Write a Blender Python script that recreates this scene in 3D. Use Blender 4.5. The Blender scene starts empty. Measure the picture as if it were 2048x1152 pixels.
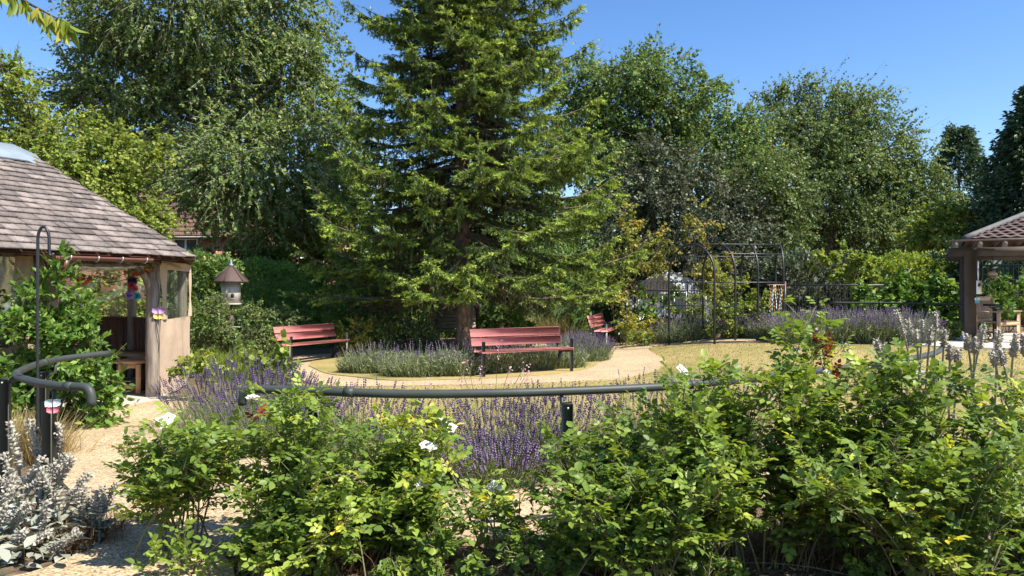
import bpy, math, numpy as np
from mathutils import Vector
R_ = math.radians
C = bpy.context.scene
COL = C.collection

# ------------------------------------------------------------------ camera, sky, sun, exposure
EYE, FPX, HZ = 1.6, 1479.0, 580.0          # eye height; focal length and horizon row in photo pixels
cd = bpy.data.cameras.new("camera"); cam = bpy.data.objects.new("camera", cd); COL.objects.link(cam)
cd.sensor_width = 36.0; cd.lens = 36.0*FPX/2048.0
cd.clip_start = 0.05; cd.clip_end = 3000
cam.location = (0, 0, EYE); cam.rotation_euler = (R_(90)+math.atan((HZ-576)/FPX), 0, 0)
C.camera = cam
SUN_EL, SUN_AZ = 53.0, 119.0                # azimuth clockwise from the view direction
w = bpy.data.worlds.new("World"); C.world = w; w.use_nodes = True
nt = w.node_tree
sky = nt.nodes.new("ShaderNodeTexSky"); sky.sky_type = 'NISHITA'; sky.sun_disc = False
sky.sun_elevation = R_(SUN_EL); sky.sun_rotation = R_(SUN_AZ)
sky.air_density = 1.0; sky.dust_density = 0.35; sky.ozone_density = 2.2
bg = nt.nodes["Background"]; bg.inputs[1].default_value = 0.11
hs = nt.nodes.new("ShaderNodeHueSaturation"); hs.inputs['Saturation'].default_value = 1.25; hs.inputs['Hue'].default_value = 0.507
nt.links.new(sky.outputs[0], hs.inputs['Color']); nt.links.new(hs.outputs[0], bg.inputs[0])
sl = bpy.data.lights.new("sun", 'SUN'); sl.energy = 5.0; sl.angle = R_(0.53); sl.color = (1.0, 0.94, 0.84)
so = bpy.data.objects.new("sun", sl); COL.objects.link(so)
sdir = Vector((math.cos(R_(SUN_EL))*math.sin(R_(SUN_AZ)), math.cos(R_(SUN_EL))*math.cos(R_(SUN_AZ)), math.sin(R_(SUN_EL))))
so.rotation_euler = sdir.to_track_quat('Z', 'Y').to_euler(); so.location = sdir*60
C.view_settings.view_transform = 'Standard'; C.view_settings.look = 'None'
C.view_settings.exposure = 1.0; C.view_settings.gamma = 1.0
C.cycles.max_bounces = 6; C.cycles.diffuse_bounces = 3; C.cycles.transparent_max_bounces = 8
C.cycles.transmission_bounces = 4; C.cycles.glossy_bounces = 2
C.cycles.sample_clamp_indirect = 6.0

# ------------------------------------------------------------------ helpers: places
def S_(t): t = np.clip(t, 0, 1); return t*t*(3-2*t)
def terr(x, y):
    x = np.asarray(x, float); y = np.asarray(y, float)
    return 0.42*S_((x-1.8)/4.5)*S_((y-8.5)/8.0) - 0.12*np.exp(-((x+5.2)**2/6+(y-18)**2/14))
def at(px, py, Y):                         # photo pixel at a given distance
    return np.array([(px-1024)/FPX*Y, Y, EYE-(py-HZ)/FPX*Y])
_ys = np.linspace(2.6, 60, 9000)
def gp(px, py):                            # photo pixel on the ground
    x = (px-1024)/FPX*_ys; z = EYE-(py-HZ)/FPX*_ys
    k = np.argmax(z <= terr(x, _ys))
    return (x[k], _ys[k])
def gz(x, y): return float(terr(x, y))
def nrm(v): return v/np.maximum(np.linalg.norm(v, axis=-1, keepdims=True), 1e-9)

# ------------------------------------------------------------------ helpers: mesh building
class Geo:
    def __init__(s): s.V=[]; s.F=[]; s.A=[]; s.n=0
    def add(s, V, F, a=0.5):
        V=np.asarray(V,float).reshape(-1,3); F=np.asarray(F,int)
        s.V.append(V); s.F.append(F+s.n)
        s.A.append(np.broadcast_to(np.asarray(a,float),(len(V),)).copy()); s.n+=len(V); return s
    def poly(s, V, F, a=0.5):              # ragged faces
        V=np.asarray(V,float); s.V.append(V)
        for f in F: s.F.append(np.asarray([f],int)+s.n)
        s.A.append(np.full(len(V),float(a))); s.n+=len(V); return s
    def box(s, c, d, rz=0, a=0.5, rx=0, ry=0, bev=0.0):
        h=np.array(d)/2.0
        if bev>0:
            b=min(bev, h.min()*0.45); V=[]; 
            for sx in(-1,1):
                for sy in(-1,1):
                    for sz in(-1,1):
                        V+= [(sx*h[0],sy*(h[1]-b),sz*(h[2]-b)),(sx*(h[0]-b),sy*h[1],sz*(h[2]-b)),(sx*(h[0]-b),sy*(h[1]-b),sz*h[2])]
            V=np.array(V); I=lambda x,y,z,k:(x*4+y*2+z)*3+k
            F=[(I(0,0,0,0),I(0,0,1,0),I(0,1,1,0),I(0,1,0,0)),(I(1,0,0,0),I(1,1,0,0),I(1,1,1,0),I(1,0,1,0)),
               (I(0,0,0,1),I(1,0,0,1),I(1,0,1,1),I(0,0,1,1)),(I(0,1,0,1),I(0,1,1,1),I(1,1,1,1),I(1,1,0,1)),
               (I(0,0,0,2),I(0,1,0,2),I(1,1,0,2),I(1,0,0,2)),(I(0,0,1,2),I(1,0,1,2),I(1,1,1,2),I(0,1,1,2))]
            for a_ in(0,1):
                for b_ in(0,1):
                    F.append((I(a_,b_,0,0),I(a_,b_,0,1),I(a_,b_,1,1),I(a_,b_,1,0)))
                    F.append((I(a_,0,b_,0),I(a_,0,b_,2),I(a_,1,b_,2),I(a_,1,b_,0)))
                    F.append((I(0,a_,b_,1),I(0,a_,b_,2),I(1,a_,b_,2),I(1,a_,b_,1)))
            T=[(I(x,y,z,0),I(x,y,z,1),I(x,y,z,2)) for x in(0,1) for y in(0,1) for z in(0,1)]
        else:
            V=np.array([(x*h[0],y*h[1],z*h[2]) for x in(-1,1) for y in(-1,1) for z in(-1,1)])
            F=[(0,1,3,2),(4,6,7,5),(0,4,5,1),(2,3,7,6),(0,2,6,4),(1,5,7,3)]; T=None
        V=rot(V,rx,ry,rz)+np.array(c); n0=s.n
        s.add(V,F,a)
        if T: s.F.append(np.array(T)+n0)
        return s
    def bar(s, p0, p1, w_, h_, a=0.5):     # rectangular bar between two points (w_ sideways, h_ in the upright sense)
        p0=np.array(p0,float); p1=np.array(p1,float); d=nrm(p1-p0)
        up=np.array([0,0,1.]) if abs(d[2])<0.95 else np.array([0,1.,0])
        sx=nrm(np.cross(d,up)); sz=np.cross(sx,d); V=[]
        for p in(p0,p1):
            for a1,b1 in((-1,-1),(1,-1),(1,1),(-1,1)): V.append(p+sx*a1*w_/2+sz*b1*h_/2)
        return s.add(V,[(0,1,2,3),(7,6,5,4),(0,4,5,1),(1,5,6,2),(2,6,7,3),(3,7,4,0)],a)
    def tube(s, P, r, n=8, a=0.5, cap=True):
        P=np.asarray(P,float); m=len(P); r=np.broadcast_to(np.asarray(r,float),(m,))
        T=nrm(np.gradient(P,axis=0)); u=np.cross(T[0],[0,0,1.0])
        if np.linalg.norm(u)<0.2: u=np.cross(T[0],[1.0,0,0])
        u=nrm(u); V=[]; an=np.linspace(0,2*np.pi,n,endpoint=False)
        for i in range(m):
            u=nrm(u-T[i]*np.dot(u,T[i])); v=np.cross(T[i],u)
            V.append(P[i]+r[i]*(np.cos(an)[:,None]*u+np.sin(an)[:,None]*v))
        V=np.concatenate(V); i,j=np.meshgrid(np.arange(m-1),np.arange(n),indexing='ij')
        F=np.stack([i*n+j,i*n+(j+1)%n,(i+1)*n+(j+1)%n,(i+1)*n+j],-1).reshape(-1,4)
        n0=s.n; s.add(V,F,a)
        if cap:
            s.F.append(np.array([list(range(n))[::-1]])+n0); s.F.append(np.array([list(range(n))])+n0+(m-1)*n)
        return s
    def lathe(s, c, prof, n=12, a=0.5, ph=0.0):   # prof: (radius, z)
        an=np.linspace(0,2*np.pi,n,endpoint=False)+ph; m=len(prof)
        V=np.array([(c[0]+r*math.cos(t),c[1]+r*math.sin(t),c[2]+z) for r,z in prof for t in an])
        i,j=np.meshgrid(np.arange(m-1),np.arange(n),indexing='ij')
        F=np.stack([i*n+j,i*n+(j+1)%n,(i+1)*n+(j+1)%n,(i+1)*n+j],-1).reshape(-1,4)
        n0=s.n; s.add(V,F,a)
        s.F.append(np.array([list(range(n))[::-1]])+n0); s.F.append(np.array([list(range(n))])+n0+(m-1)*n); return s
    def segs(s, P0, P1, r0, r1, a=0.5):    # many straight tapered three-sided twigs
        P0=np.asarray(P0,float); P1=np.asarray(P1,float); k=len(P0)
        if k==0: return s
        d=nrm(P1-P0); ref=np.where(np.abs(d[:,2:3])<0.9,np.array([[0,0,1.]]),np.array([[1.,0,0]]))
        u=nrm(np.cross(d,ref)); v=np.cross(d,u)
        r0=np.broadcast_to(r0,(k,))[:,None]; r1=np.broadcast_to(r1,(k,))[:,None]; V=np.empty((k,6,3))
        for q in range(3):
            o=u*math.cos(q*2.0944)+v*math.sin(q*2.0944); V[:,q]=P0+o*r0; V[:,q+3]=P1+o*r1
        b=np.arange(k)[:,None]*6
        F=np.concatenate([b+np.array([[q,(q+1)%3,(q+1)%3+3,q+3]]) for q in range(3)])
        return s.add(V.reshape(-1,3),F,np.repeat(np.broadcast_to(a,(k,)),6))
    def scatter(s, T, P, D, N, sc, a):     # copies of a small template: local x side, y along D, z along N
        tv,tf=T; k=len(P)
        if k==0: return s
        Y=nrm(D); X=nrm(np.cross(Y,N)); Z=np.cross(X,Y); sc=np.asarray(sc,float)
        if sc.ndim==0: sc=np.full((k,3),float(sc))
        if sc.ndim==1: sc=np.repeat(sc[:,None],3,1)
        V=(P[:,None]+tv[None,:,0:1]*(X*sc[:,0:1])[:,None]+tv[None,:,1:2]*(Y*sc[:,1:2])[:,None]+tv[None,:,2:3]*(Z*sc[:,2:3])[:,None])
        m=len(tv); b=(np.arange(k)*m)[:,None,None]; n0=s.n
        A=np.repeat(np.broadcast_to(np.asarray(a,float),(k,)),m)
        s.V.append(V.reshape(-1,3)); s.A.append(A); s.n+=k*m
        for f in tf: s.F.append((b+f[None]).reshape(-1,f.shape[1])+n0)
        return s
    def build(s, name, mat, parent=None, smooth=False, local=False):
        V=np.concatenate(s.V); A=np.concatenate(s.A)
        q=parent
        while q is not None and not local: V=V-np.array(q.location); q=q.parent
        L=np.concatenate([f.reshape(-1) for f in s.F]); tot=np.concatenate([np.full(len(f),f.shape[1]) for f in s.F])
        st=np.concatenate([[0],np.cumsum(tot)[:-1]])
        me=bpy.data.meshes.new(name); me.vertices.add(len(V)); me.loops.add(len(L)); me.polygons.add(len(tot))
        me.vertices.foreach_set("co",V.astype(np.float32).ravel()); me.loops.foreach_set("vertex_index",L.astype(np.int32))
        me.polygons.foreach_set("loop_start",st.astype(np.int32)); me.polygons.foreach_set("loop_total",tot.astype(np.int32))
        if smooth: me.polygons.foreach_set("use_smooth",np.ones(len(tot),bool))
        at_=me.attributes.new("rnd",'FLOAT','POINT'); at_.data.foreach_set("value",A.astype(np.float32))
        me.update(calc_edges=True); me.materials.append(mat)
        o=bpy.data.objects.new(name,me); COL.objects.link(o)
        if parent is not None: o.parent=parent
        return o
def rot(V, rx=0, ry=0, rz=0):
    V=np.asarray(V,float)
    for ax,t in((0,rx),(1,ry),(2,rz)):
        if t:
            c,s=math.cos(t),math.sin(t); i,j=[(1,2),(2,0),(0,1)][ax]; W=V.copy()
            W[...,i]=V[...,i]*c-V[...,j]*s; W[...,j]=V[...,i]*s+V[...,j]*c; V=W
    return V
def bez(p0,p1,p2,n=10):
    t=np.linspace(0,1,n)[:,None]; return (1-t)**2*np.array(p0)+2*t*(1-t)*np.array(p1)+t*t*np.array(p2)
def spline(P, k=8):                        # Catmull-Rom through points
    P=np.asarray(P,float); Q=np.concatenate([[2*P[0]-P[1]],P,[2*P[-1]-P[-2]]]); out=[]
    for i in range(len(P)-1):
        a,b,c,d=Q[i:i+4]
        for t in np.linspace(0,1,k,endpoint=False):
            out.append(0.5*((2*b)+(-a+c)*t+(2*a-5*b+4*c-d)*t*t+(-a+3*b-3*c+d)*t**3))
    out.append(P[-1]); return np.array(out)
def tag(o, label=None, cat=None, group=None, kind=None):
    if label: o['label']=label
    if cat: o['category']=cat
    if group: o['group']=group
    if kind: o['kind']=kind
    return o
def thing(name, label, cat, loc=(0,0,0), rz=0, group=None):
    o=bpy.data.objects.new(name,None); COL.objects.link(o); o.location=[float(v) for v in loc]; o.rotation_euler=(0,0,rz)
    o.empty_display_size=0.2
    return tag(o,label,cat,group)
def copy_tree(o, parent=None):
    c=o.copy(); COL.objects.link(c)
    if parent is not None: c.parent=parent
    for ch in [x for x in COL.objects if x.parent is o]: copy_tree(ch,c)
    return c

# ------------------------------------------------------------------ helpers: materials
def _new(name):
    m=bpy.data.materials.new(name); m.use_nodes=True; t=m.node_tree; t.nodes.clear()
    out=t.nodes.new("ShaderNodeOutputMaterial"); return m,t,out
def _noise(t, scale, detail=4, stretch=(1,1,1), rough=0.6):
    tc=t.nodes.new("ShaderNodeTexCoord"); mp=t.nodes.new("ShaderNodeMapping"); mp.inputs['Scale'].default_value=stretch
    n=t.nodes.new("ShaderNodeTexNoise"); n.inputs['Scale'].default_value=scale; n.inputs['Detail'].default_value=detail
    n.inputs['Roughness'].default_value=rough
    t.links.new(tc.outputs['Object'],mp.inputs[0]); t.links.new(mp.outputs[0],n.inputs['Vector']); return n
def _ramp(t, src, stops):
    r=t.nodes.new("ShaderNodeValToRGB"); e=r.color_ramp.elements
    while len(e)<len(stops): e.new(0.5)
    for k,(p,c) in enumerate(stops): e[k].position=p; e[k].color=(*c,1)
    t.links.new(src,r.inputs[0]); return r
def surf(name, c1, c2=None, scale=8, rough=0.6, bump=0.0, bscale=40, stretch=(1,1,1), metal=0.0, vary=0.0, c3=None, spec=0.5, bdist=0.004, detail=5, lo=0.3, hi=0.7):
    m,t,out=_new(name); b=t.nodes.new("ShaderNodeBsdfPrincipled"); t.links.new(b.outputs[0],out.inputs[0])
    b.inputs['Roughness'].default_value=rough; b.inputs['Metallic'].default_value=metal; b.inputs['Specular IOR Level'].default_value=spec
    c2=c2 or tuple(v*0.75 for v in c1); n=_noise(t,scale,detail,stretch)
    st=[(lo,c2),(hi,c1)] if c3 is None else [(lo,c2),((lo+hi)/2,c1),(hi,c3)]
    col=_ramp(t,n.outputs[0],st).outputs[0]
    if vary>0:
        av=t.nodes.new("ShaderNodeAttribute"); av.attribute_name="rnd"
        mr=t.nodes.new("ShaderNodeMapRange"); mr.inputs['To Min'].default_value=1-vary; mr.inputs['To Max'].default_value=1+vary
        t.links.new(av.outputs['Fac'],mr.inputs['Value'])
        mx=t.nodes.new("ShaderNodeVectorMath"); mx.operation='SCALE'; t.links.new(col,mx.inputs[0]); t.links.new(mr.outputs[0],mx.inputs['Scale']); col=mx.outputs[0]
    t.links.new(col,b.inputs['Base Color'])
    if bump>0:
        n2=_noise(t,bscale,4,stretch); bp=t.nodes.new("ShaderNodeBump"); bp.inputs['Strength'].default_value=bump; bp.inputs['Distance'].default_value=bdist
        t.links.new(n2.outputs[0],bp.inputs['Height']); t.links.new(bp.outputs[0],b.inputs['Normal'])
    return m
GAIN=dict(spruce_needles=2.15,birch_leaf=1.9,yellow_green_leaf=1.7,dark_broad_leaf=2.7,grey_green_leaf=1.45,beech_leaf=2.6,dark_conifer_leaf=2.2,yew_leaf=3.4,laurel_leaf=1.5,golden_leaf=1.35,turning_leaf=1.25,rose_leaf=1.9,lavender_leaf=1.35,fern_leaf=1.2,cherry_leaf=1.2,lavender_bloom=1.15,green_blade=1.1)
def leafm(name, stops, trans=0.35, rough=0.45, spec=0.4, tint=(1.25,1.15,0.5)):
    gain=GAIN.get(name,1.0); stops=[(p,tuple(min(.85,v*gain) for v in c)) for p,c in stops]
    if tint[2]==0.5: rough=max(rough,.46); spec=min(spec,.25 if name!='rose_leaf' else .42)
    m,t,out=_new(name); av=t.nodes.new("ShaderNodeAttribute"); av.attribute_name="rnd"
    r=_ramp(t,av.outputs['Fac'],stops); b=t.nodes.new("ShaderNodeBsdfPrincipled")
    b.inputs['Roughness'].default_value=rough; b.inputs['Specular IOR Level'].default_value=spec
    t.links.new(r.outputs[0],b.inputs['Base Color'])
    if trans>0:
        tr=t.nodes.new("ShaderNodeBsdfTranslucent"); mu=t.nodes.new("ShaderNodeVectorMath"); mu.operation='MULTIPLY'; mu.inputs[1].default_value=tint
        t.links.new(r.outputs[0],mu.inputs[0]); t.links.new(mu.outputs[0],tr.inputs[0])
        mx=t.nodes.new("ShaderNodeMixShader"); mx.inputs[0].default_value=trans
        t.links.new(b.outputs[0],mx.inputs[1]); t.links.new(tr.outputs[0],mx.inputs[2]); t.links.new(mx.outputs[0],out.inputs[0])
    else: t.links.new(b.outputs[0],out.inputs[0])
    return m
def clearm(name, tint, gloss=0.12, haze=0.12, hcol=(0.7,0.7,0.68)):
    m,t,out=_new(name); tr=t.nodes.new("ShaderNodeBsdfTransparent"); tr.inputs[0].default_value=(*tint,1)
    gl=t.nodes.new("ShaderNodeBsdfGlossy"); gl.inputs['Roughness'].default_value=0.12
    df=t.nodes.new("ShaderNodeBsdfDiffuse"); df.inputs[0].default_value=(*hcol,1)
    n=_noise(t,3.0,4,(1,1,0.25)); r=_ramp(t,n.outputs[0],[(0.45,(haze*0.3,)*3),(0.75,(min(1,haze*2.5),)*3)])
    m1=t.nodes.new("ShaderNodeMixShader"); t.links.new(r.outputs[0],m1.inputs[0]); t.links.new(tr.outputs[0],m1.inputs[1]); t.links.new(df.outputs[0],m1.inputs[2])
    m2=t.nodes.new("ShaderNodeMixShader"); m2.inputs[0].default_value=gloss; t.links.new(m1.outputs[0],m2.inputs[1]); t.links.new(gl.outputs[0],m2.inputs[2])
    bp=t.nodes.new("ShaderNodeBump"); bp.inputs['Strength'].default_value=0.5; n2=_noise(t,6,3,(1,1,0.3)); t.links.new(n2.outputs[0],bp.inputs['Height']); t.links.new(bp.outputs[0],gl.inputs['Normal'])
    t.links.new(m2.outputs[0],out.inputs[0]); return m
def pathm():
    m,t,out=_new("resin_path"); b=t.nodes.new("ShaderNodeBsdfPrincipled"); b.inputs['Roughness'].default_value=0.85; t.links.new(b.outputs[0],out.inputs[0])
    tc=t.nodes.new("ShaderNodeTexCoord"); v=t.nodes.new("ShaderNodeTexVoronoi"); v.inputs['Scale'].default_value=85; t.links.new(tc.outputs['Object'],v.inputs['Vector'])
    sp=t.nodes.new("ShaderNodeSeparateColor"); t.links.new(v.outputs['Color'],sp.inputs[0])
    r=_ramp(t,sp.outputs[0],[(0.0,(0.18,0.115,0.06)),(0.25,(0.37,0.27,0.15)),(0.7,(0.49,0.375,0.22)),(1.0,(0.63,0.53,0.36))])
    n=_noise(t,0.9,5); r2=_ramp(t,n.outputs[0],[(0.3,(0.78,0.76,0.73)),(0.7,(1.08,1.06,1.04))])
    mu=t.nodes.new("ShaderNodeVectorMath"); mu.operation='MULTIPLY'; t.links.new(r.outputs[0],mu.inputs[0]); t.links.new(r2.outputs[0],mu.inputs[1]); t.links.new(mu.outputs[0],b.inputs['Base Color'])
    bp=t.nodes.new("ShaderNodeBump"); bp.inputs['Strength'].default_value=0.6; bp.inputs['Distance'].default_value=0.006; bp.invert=True
    t.links.new(v.outputs['Distance'],bp.inputs['Height']); t.links.new(bp.outputs[0],b.inputs['Normal']); return m
def lawnm():
    m,t,out=_new("dry_lawn"); b=t.nodes.new("ShaderNodeBsdfPrincipled"); b.inputs['Roughness'].default_value=0.9; b.inputs['Specular IOR Level'].default_value=0.15; t.links.new(b.outputs[0],out.inputs[0])
    n=_noise(t,0.55,6,(1,1,1),0.65); r=_ramp(t,n.outputs[0],[(0.30,(0.17,0.18,0.06)),(0.45,(0.31,0.255,0.095)),(0.62,(0.38,0.295,0.125)),(0.8,(0.41,0.29,0.14))])
    n2=_noise(t,45,4); r2=_ramp(t,n2.outputs[0],[(0.3,(0.62,0.62,0.6)),(0.7,(1.15,1.15,1.12))])
    mu=t.nodes.new("ShaderNodeVectorMath"); mu.operation='MULTIPLY'; t.links.new(r.outputs[0],mu.inputs[0]); t.links.new(r2.outputs[0],mu.inputs[1]); t.links.new(mu.outputs[0],b.inputs['Base Color'])
    bp=t.nodes.new("ShaderNodeBump"); bp.inputs['Strength'].default_value=0.7; bp.inputs['Distance'].default_value=0.015; t.links.new(n2.outputs[0],bp.inputs['Height']); t.links.new(bp.outputs[0],b.inputs['Normal'])
    return m
MT={}
MT['soil']=surf('soil',(0.16,0.115,0.075),(0.055,0.04,0.028),22,0.95,0.9,60,c3=(0.26,0.19,0.12),spec=0.1,bdist=0.02)
MT['path']=pathm(); MT['lawn']=lawnm()
MT['slab']=surf('pale_paving',(0.52,0.47,0.40),(0.38,0.34,0.29),5,0.85,0.3,60)
MT['shingle']=surf('weathered_shingle',(0.255,0.215,0.195),(0.13,0.112,0.10),5,0.85,0.5,50,(6,6,1.2),vary=0.38,spec=0.2)
MT['lead']=surf('lead_sheet',(0.23,0.28,0.31),(0.17,0.21,0.24),4,0.55,0.2,9)
MT['post_wood']=surf('weathered_post',(0.34,0.28,0.22),(0.13,0.10,0.08),7,0.8,0.8,22,(3,3,0.35),bdist=0.008)
MT['new_wood']=surf('pine_wood',(0.50,0.29,0.15),(0.38,0.20,0.095),6,0.6,0.25,24,(1,1,6))
MT['red_wood']=surf('dark_stained_boards',(0.17,0.065,0.035),(0.09,0.035,0.02),5,0.6,0.3,20,(8,8,1),vary=0.2)
MT['canvas']=surf('beige_canvas',(0.50,0.375,0.265),(0.38,0.275,0.19),2.2,0.85,0.5,6,bdist=0.02)
MT['gutter']=surf('brown_gutter',(0.15,0.058,0.04),(0.11,0.042,0.03),8,0.4)
MT['clear']=clearm('clear_plastic',(0.93,0.95,0.92),0.06,0.05)
MT['clear_wrinkled']=clearm('wrinkled_plastic',(0.85,0.86,0.84),0.22,0.22)
MT['rail']=surf('grey_green_metal',(0.052,0.060,0.052),(0.042,0.05,0.043),6,0.5,0.05,80,metal=0.0,spec=0.3)
MT['black']=surf('black_metal',(0.014,0.015,0.016),(0.022,0.022,0.022),12,0.42)
MT['bench_red']=surf('red_bench_plank',(0.56,0.20,0.185),(0.42,0.135,0.125),5,0.62,0.4,30,(1,10,10),c3=(0.60,0.25,0.23),bdist=0.002)
MT['bark']=surf('bark_brown',(0.155,0.115,0.085),(0.05,0.037,0.028),9,0.95,1.0,16,(1,1,0.35),spec=0.1,bdist=0.03)
MT['spruce_bark']=surf('spruce_bark',(0.20,0.13,0.095),(0.06,0.04,0.03),10,0.95,1.0,18,(1,1,0.4),spec=0.1,bdist=0.03,c3=(0.32,0.24,0.19))
MT['birch_bark']=surf('birch_bark',(0.50,0.46,0.40),(0.10,0.085,0.07),3.2,0.85,0.6,9,(1,1,1.4),lo=0.42,hi=0.56)
MT['twig']=surf('twig',(0.17,0.13,0.095),(0.09,0.065,0.05),12,0.9)
MT['green_stem']=surf('green_stem',(0.14,0.16,0.05),(0.12,0.085,0.045),9,0.6)
MT['ridge_grey']=surf('ridge_grey',(0.13,0.125,0.12),(0.09,0.085,0.08),6,0.8)
MT['dove_white']=surf('white_painted_wood',(0.50,0.45,0.39),(0.40,0.35,0.30),7,0.6,0.2,30)
MT['dove_roof']=surf('brown_roof',(0.085,0.05,0.042),(0.06,0.036,0.03),10,0.7)
MT['hole_shade']=surf('hole_shade',(0.01,0.01,0.01),(0.015,0.012,0.01),5,0.9)
MT['grey_wood']=surf('silvered_wood',(0.36,0.31,0.26),(0.24,0.20,0.17),6,0.85,0.3,25,(1,8,8))
MT['pergola']=surf('brown_stained_timber',(0.092,0.07,0.06),(0.065,0.05,0.043),6,0.7,0.3,25)
MT['pergola_pale']=surf('weathered_rafter',(0.26,0.20,0.175),(0.17,0.13,0.11),6,0.8,0.3,25)
MT['tile']=surf('brown_tile',(0.155,0.10,0.08),(0.09,0.06,0.05),3,0.8,0.4,30,vary=0.25)
MT['house_tile']=surf('house_tile',(0.20,0.115,0.085),(0.13,0.078,0.06),1.5,0.85,0.3,20,vary=0.25)
MT['teak']=surf('pale_teak',(0.55,0.34,0.19),(0.46,0.27,0.14),6,0.6,0.2,24)
MT['white']=surf('white_plastic',(0.78,0.78,0.76),(0.72,0.72,0.70),4,0.5)
MT['alu']=surf('aluminium',(0.55,0.56,0.55),(0.45,0.46,0.45),5,0.45,metal=0.3)
MT['glass']=surf('whitewashed_glass',(0.40,0.43,0.42),(0.31,0.34,0.33),2.5,0.3,0.1,6)
MT['window_glass']=surf('window_glass',(0.10,0.13,0.16),(0.05,0.06,0.07),1.2,0.08,spec=0.8)
def brickm():
    m,t,out=_new('red_brick'); b=t.nodes.new("ShaderNodeBsdfPrincipled"); b.inputs['Roughness'].default_value=0.9; t.links.new(b.outputs[0],out.inputs[0])
    tc=t.nodes.new("ShaderNodeTexCoord"); sx=t.nodes.new("ShaderNodeSeparateXYZ"); cx=t.nodes.new("ShaderNodeCombineXYZ")
    t.links.new(tc.outputs['Object'],sx.inputs[0]); t.links.new(sx.outputs['X'],cx.inputs[0]); t.links.new(sx.outputs['Z'],cx.inputs[1])
    k=t.nodes.new("ShaderNodeTexBrick"); k.inputs['Scale'].default_value=1.0; k.inputs['Brick Width'].default_value=0.225; k.inputs['Row Height'].default_value=0.075; k.inputs['Mortar Size'].default_value=0.01
    k.inputs['Color1'].default_value=(0.42,0.15,0.08,1); k.inputs['Color2'].default_value=(0.30,0.10,0.06,1); k.inputs['Mortar'].default_value=(0.35,0.28,0.22,1)
    t.links.new(cx.outputs[0],k.inputs['Vector']); t.links.new(k.outputs['Color'],b.inputs['Base Color']); return m
MT['brick']=brickm()
# foliage
G=lambda *c:c
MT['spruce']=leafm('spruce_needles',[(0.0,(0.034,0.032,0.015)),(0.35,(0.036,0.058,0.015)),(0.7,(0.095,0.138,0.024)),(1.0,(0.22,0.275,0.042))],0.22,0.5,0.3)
MT['birch']=leafm('birch_leaf',[(0.0,(0.05,0.08,0.022)),(0.5,(0.088,0.13,0.034)),(0.9,(0.15,0.195,0.055)),(1.0,(0.24,0.22,0.08))],0.34,0.36,0.55)
MT['lime']=leafm('yellow_green_leaf',[(0.0,(0.075,0.12,0.02)),(0.5,(0.15,0.20,0.035)),(1.0,(0.27,0.28,0.07))],0.42,0.42,0.4)
MT['maple']=leafm('dark_broad_leaf',[(0.0,(0.03,0.055,0.018)),(0.5,(0.055,0.09,0.024)),(0.9,(0.10,0.13,0.035)),(1.0,(0.20,0.15,0.05))],0.32,0.36,0.6)
MT['silver']=leafm('grey_green_leaf',[(0.0,(0.035,0.055,0.03)),(0.6,(0.08,0.10,0.06)),(1.0,(0.19,0.20,0.15))],0.25,0.35,0.6)
MT['beech']=leafm('beech_leaf',[(0.0,(0.035,0.058,0.022)),(0.6,(0.065,0.092,0.03)),(1.0,(0.125,0.15,0.05))],0.32,0.38,0.5)
MT['darkfir']=leafm('dark_conifer_leaf',[(0.0,(0.014,0.03,0.016)),(1.0,(0.045,0.07,0.03))],0.15,0.5,0.35)
MT['yew']=leafm('yew_leaf',[(0.0,(0.025,0.05,0.012)),(0.6,(0.06,0.105,0.02)),(1.0,(0.12,0.17,0.035))],0.2,0.45,0.4)
MT['laurel']=leafm('laurel_leaf',[(0.0,(0.04,0.085,0.016)),(0.55,(0.085,0.16,0.025)),(1.0,(0.20,0.27,0.05))],0.32,0.30,0.5)
MT['golden']=leafm('golden_leaf',[(0.0,(0.16,0.18,0.02)),(0.6,(0.33,0.32,0.035)),(1.0,(0.48,0.42,0.07))],0.4,0.45,0.3)
MT['autumn']=leafm('turning_leaf',[(0.0,(0.11,0.15,0.03)),(0.5,(0.25,0.26,0.055)),(0.88,(0.38,0.30,0.08)),(1.0,(0.42,0.18,0.06))],0.4,0.5,0.3)
MT['rose']=leafm('rose_leaf',[(0.0,(0.045,0.078,0.016)),(0.5,(0.095,0.145,0.024)),(0.88,(0.19,0.24,0.038)),(0.988,(0.27,0.30,0.045)),(1.0,(0.38,0.32,0.03))],0.42,0.42,0.35)
MT['rose_red']=leafm('young_rose_leaf',[(0.0,(0.20,0.03,0.025)),(1.0,(0.36,0.08,0.03))],0.4,0.4,0.4,(1.3,0.7,0.5))
MT['petal']=leafm('white_petal',[(0.0,(0.72,0.70,0.62)),(1.0,(0.85,0.84,0.78))],0.25,0.6,0.2,(1,1,0.95))
MT['stamen']=surf('yellow_stamen',(0.75,0.55,0.10),(0.55,0.38,0.06),30,0.7)
MT['spent']=leafm('dry_bloom',[(0.0,(0.20,0.14,0.06)),(0.6,(0.42,0.33,0.16)),(1.0,(0.60,0.44,0.32))],0.3,0.8,0.1,(1,1,1))
MT['lav_leaf']=leafm('lavender_leaf',[(0.0,(0.085,0.115,0.06)),(0.6,(0.16,0.195,0.10)),(1.0,(0.27,0.28,0.14))],0.25,0.7,0.2)
MT['lav_bloom']=leafm('lavender_bloom',[(0.0,(0.060,0.036,0.10)),(0.6,(0.125,0.082,0.18)),(1.0,(0.24,0.18,0.27))],0.2,0.8,0.1,(1,1,1))
MT['lamb_leaf']=leafm('woolly_leaf',[(0.0,(0.21,0.23,0.175)),(0.6,(0.30,0.315,0.25)),(1.0,(0.41,0.415,0.34))],0.15,0.9,0.1,(1,1,0.8))
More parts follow.
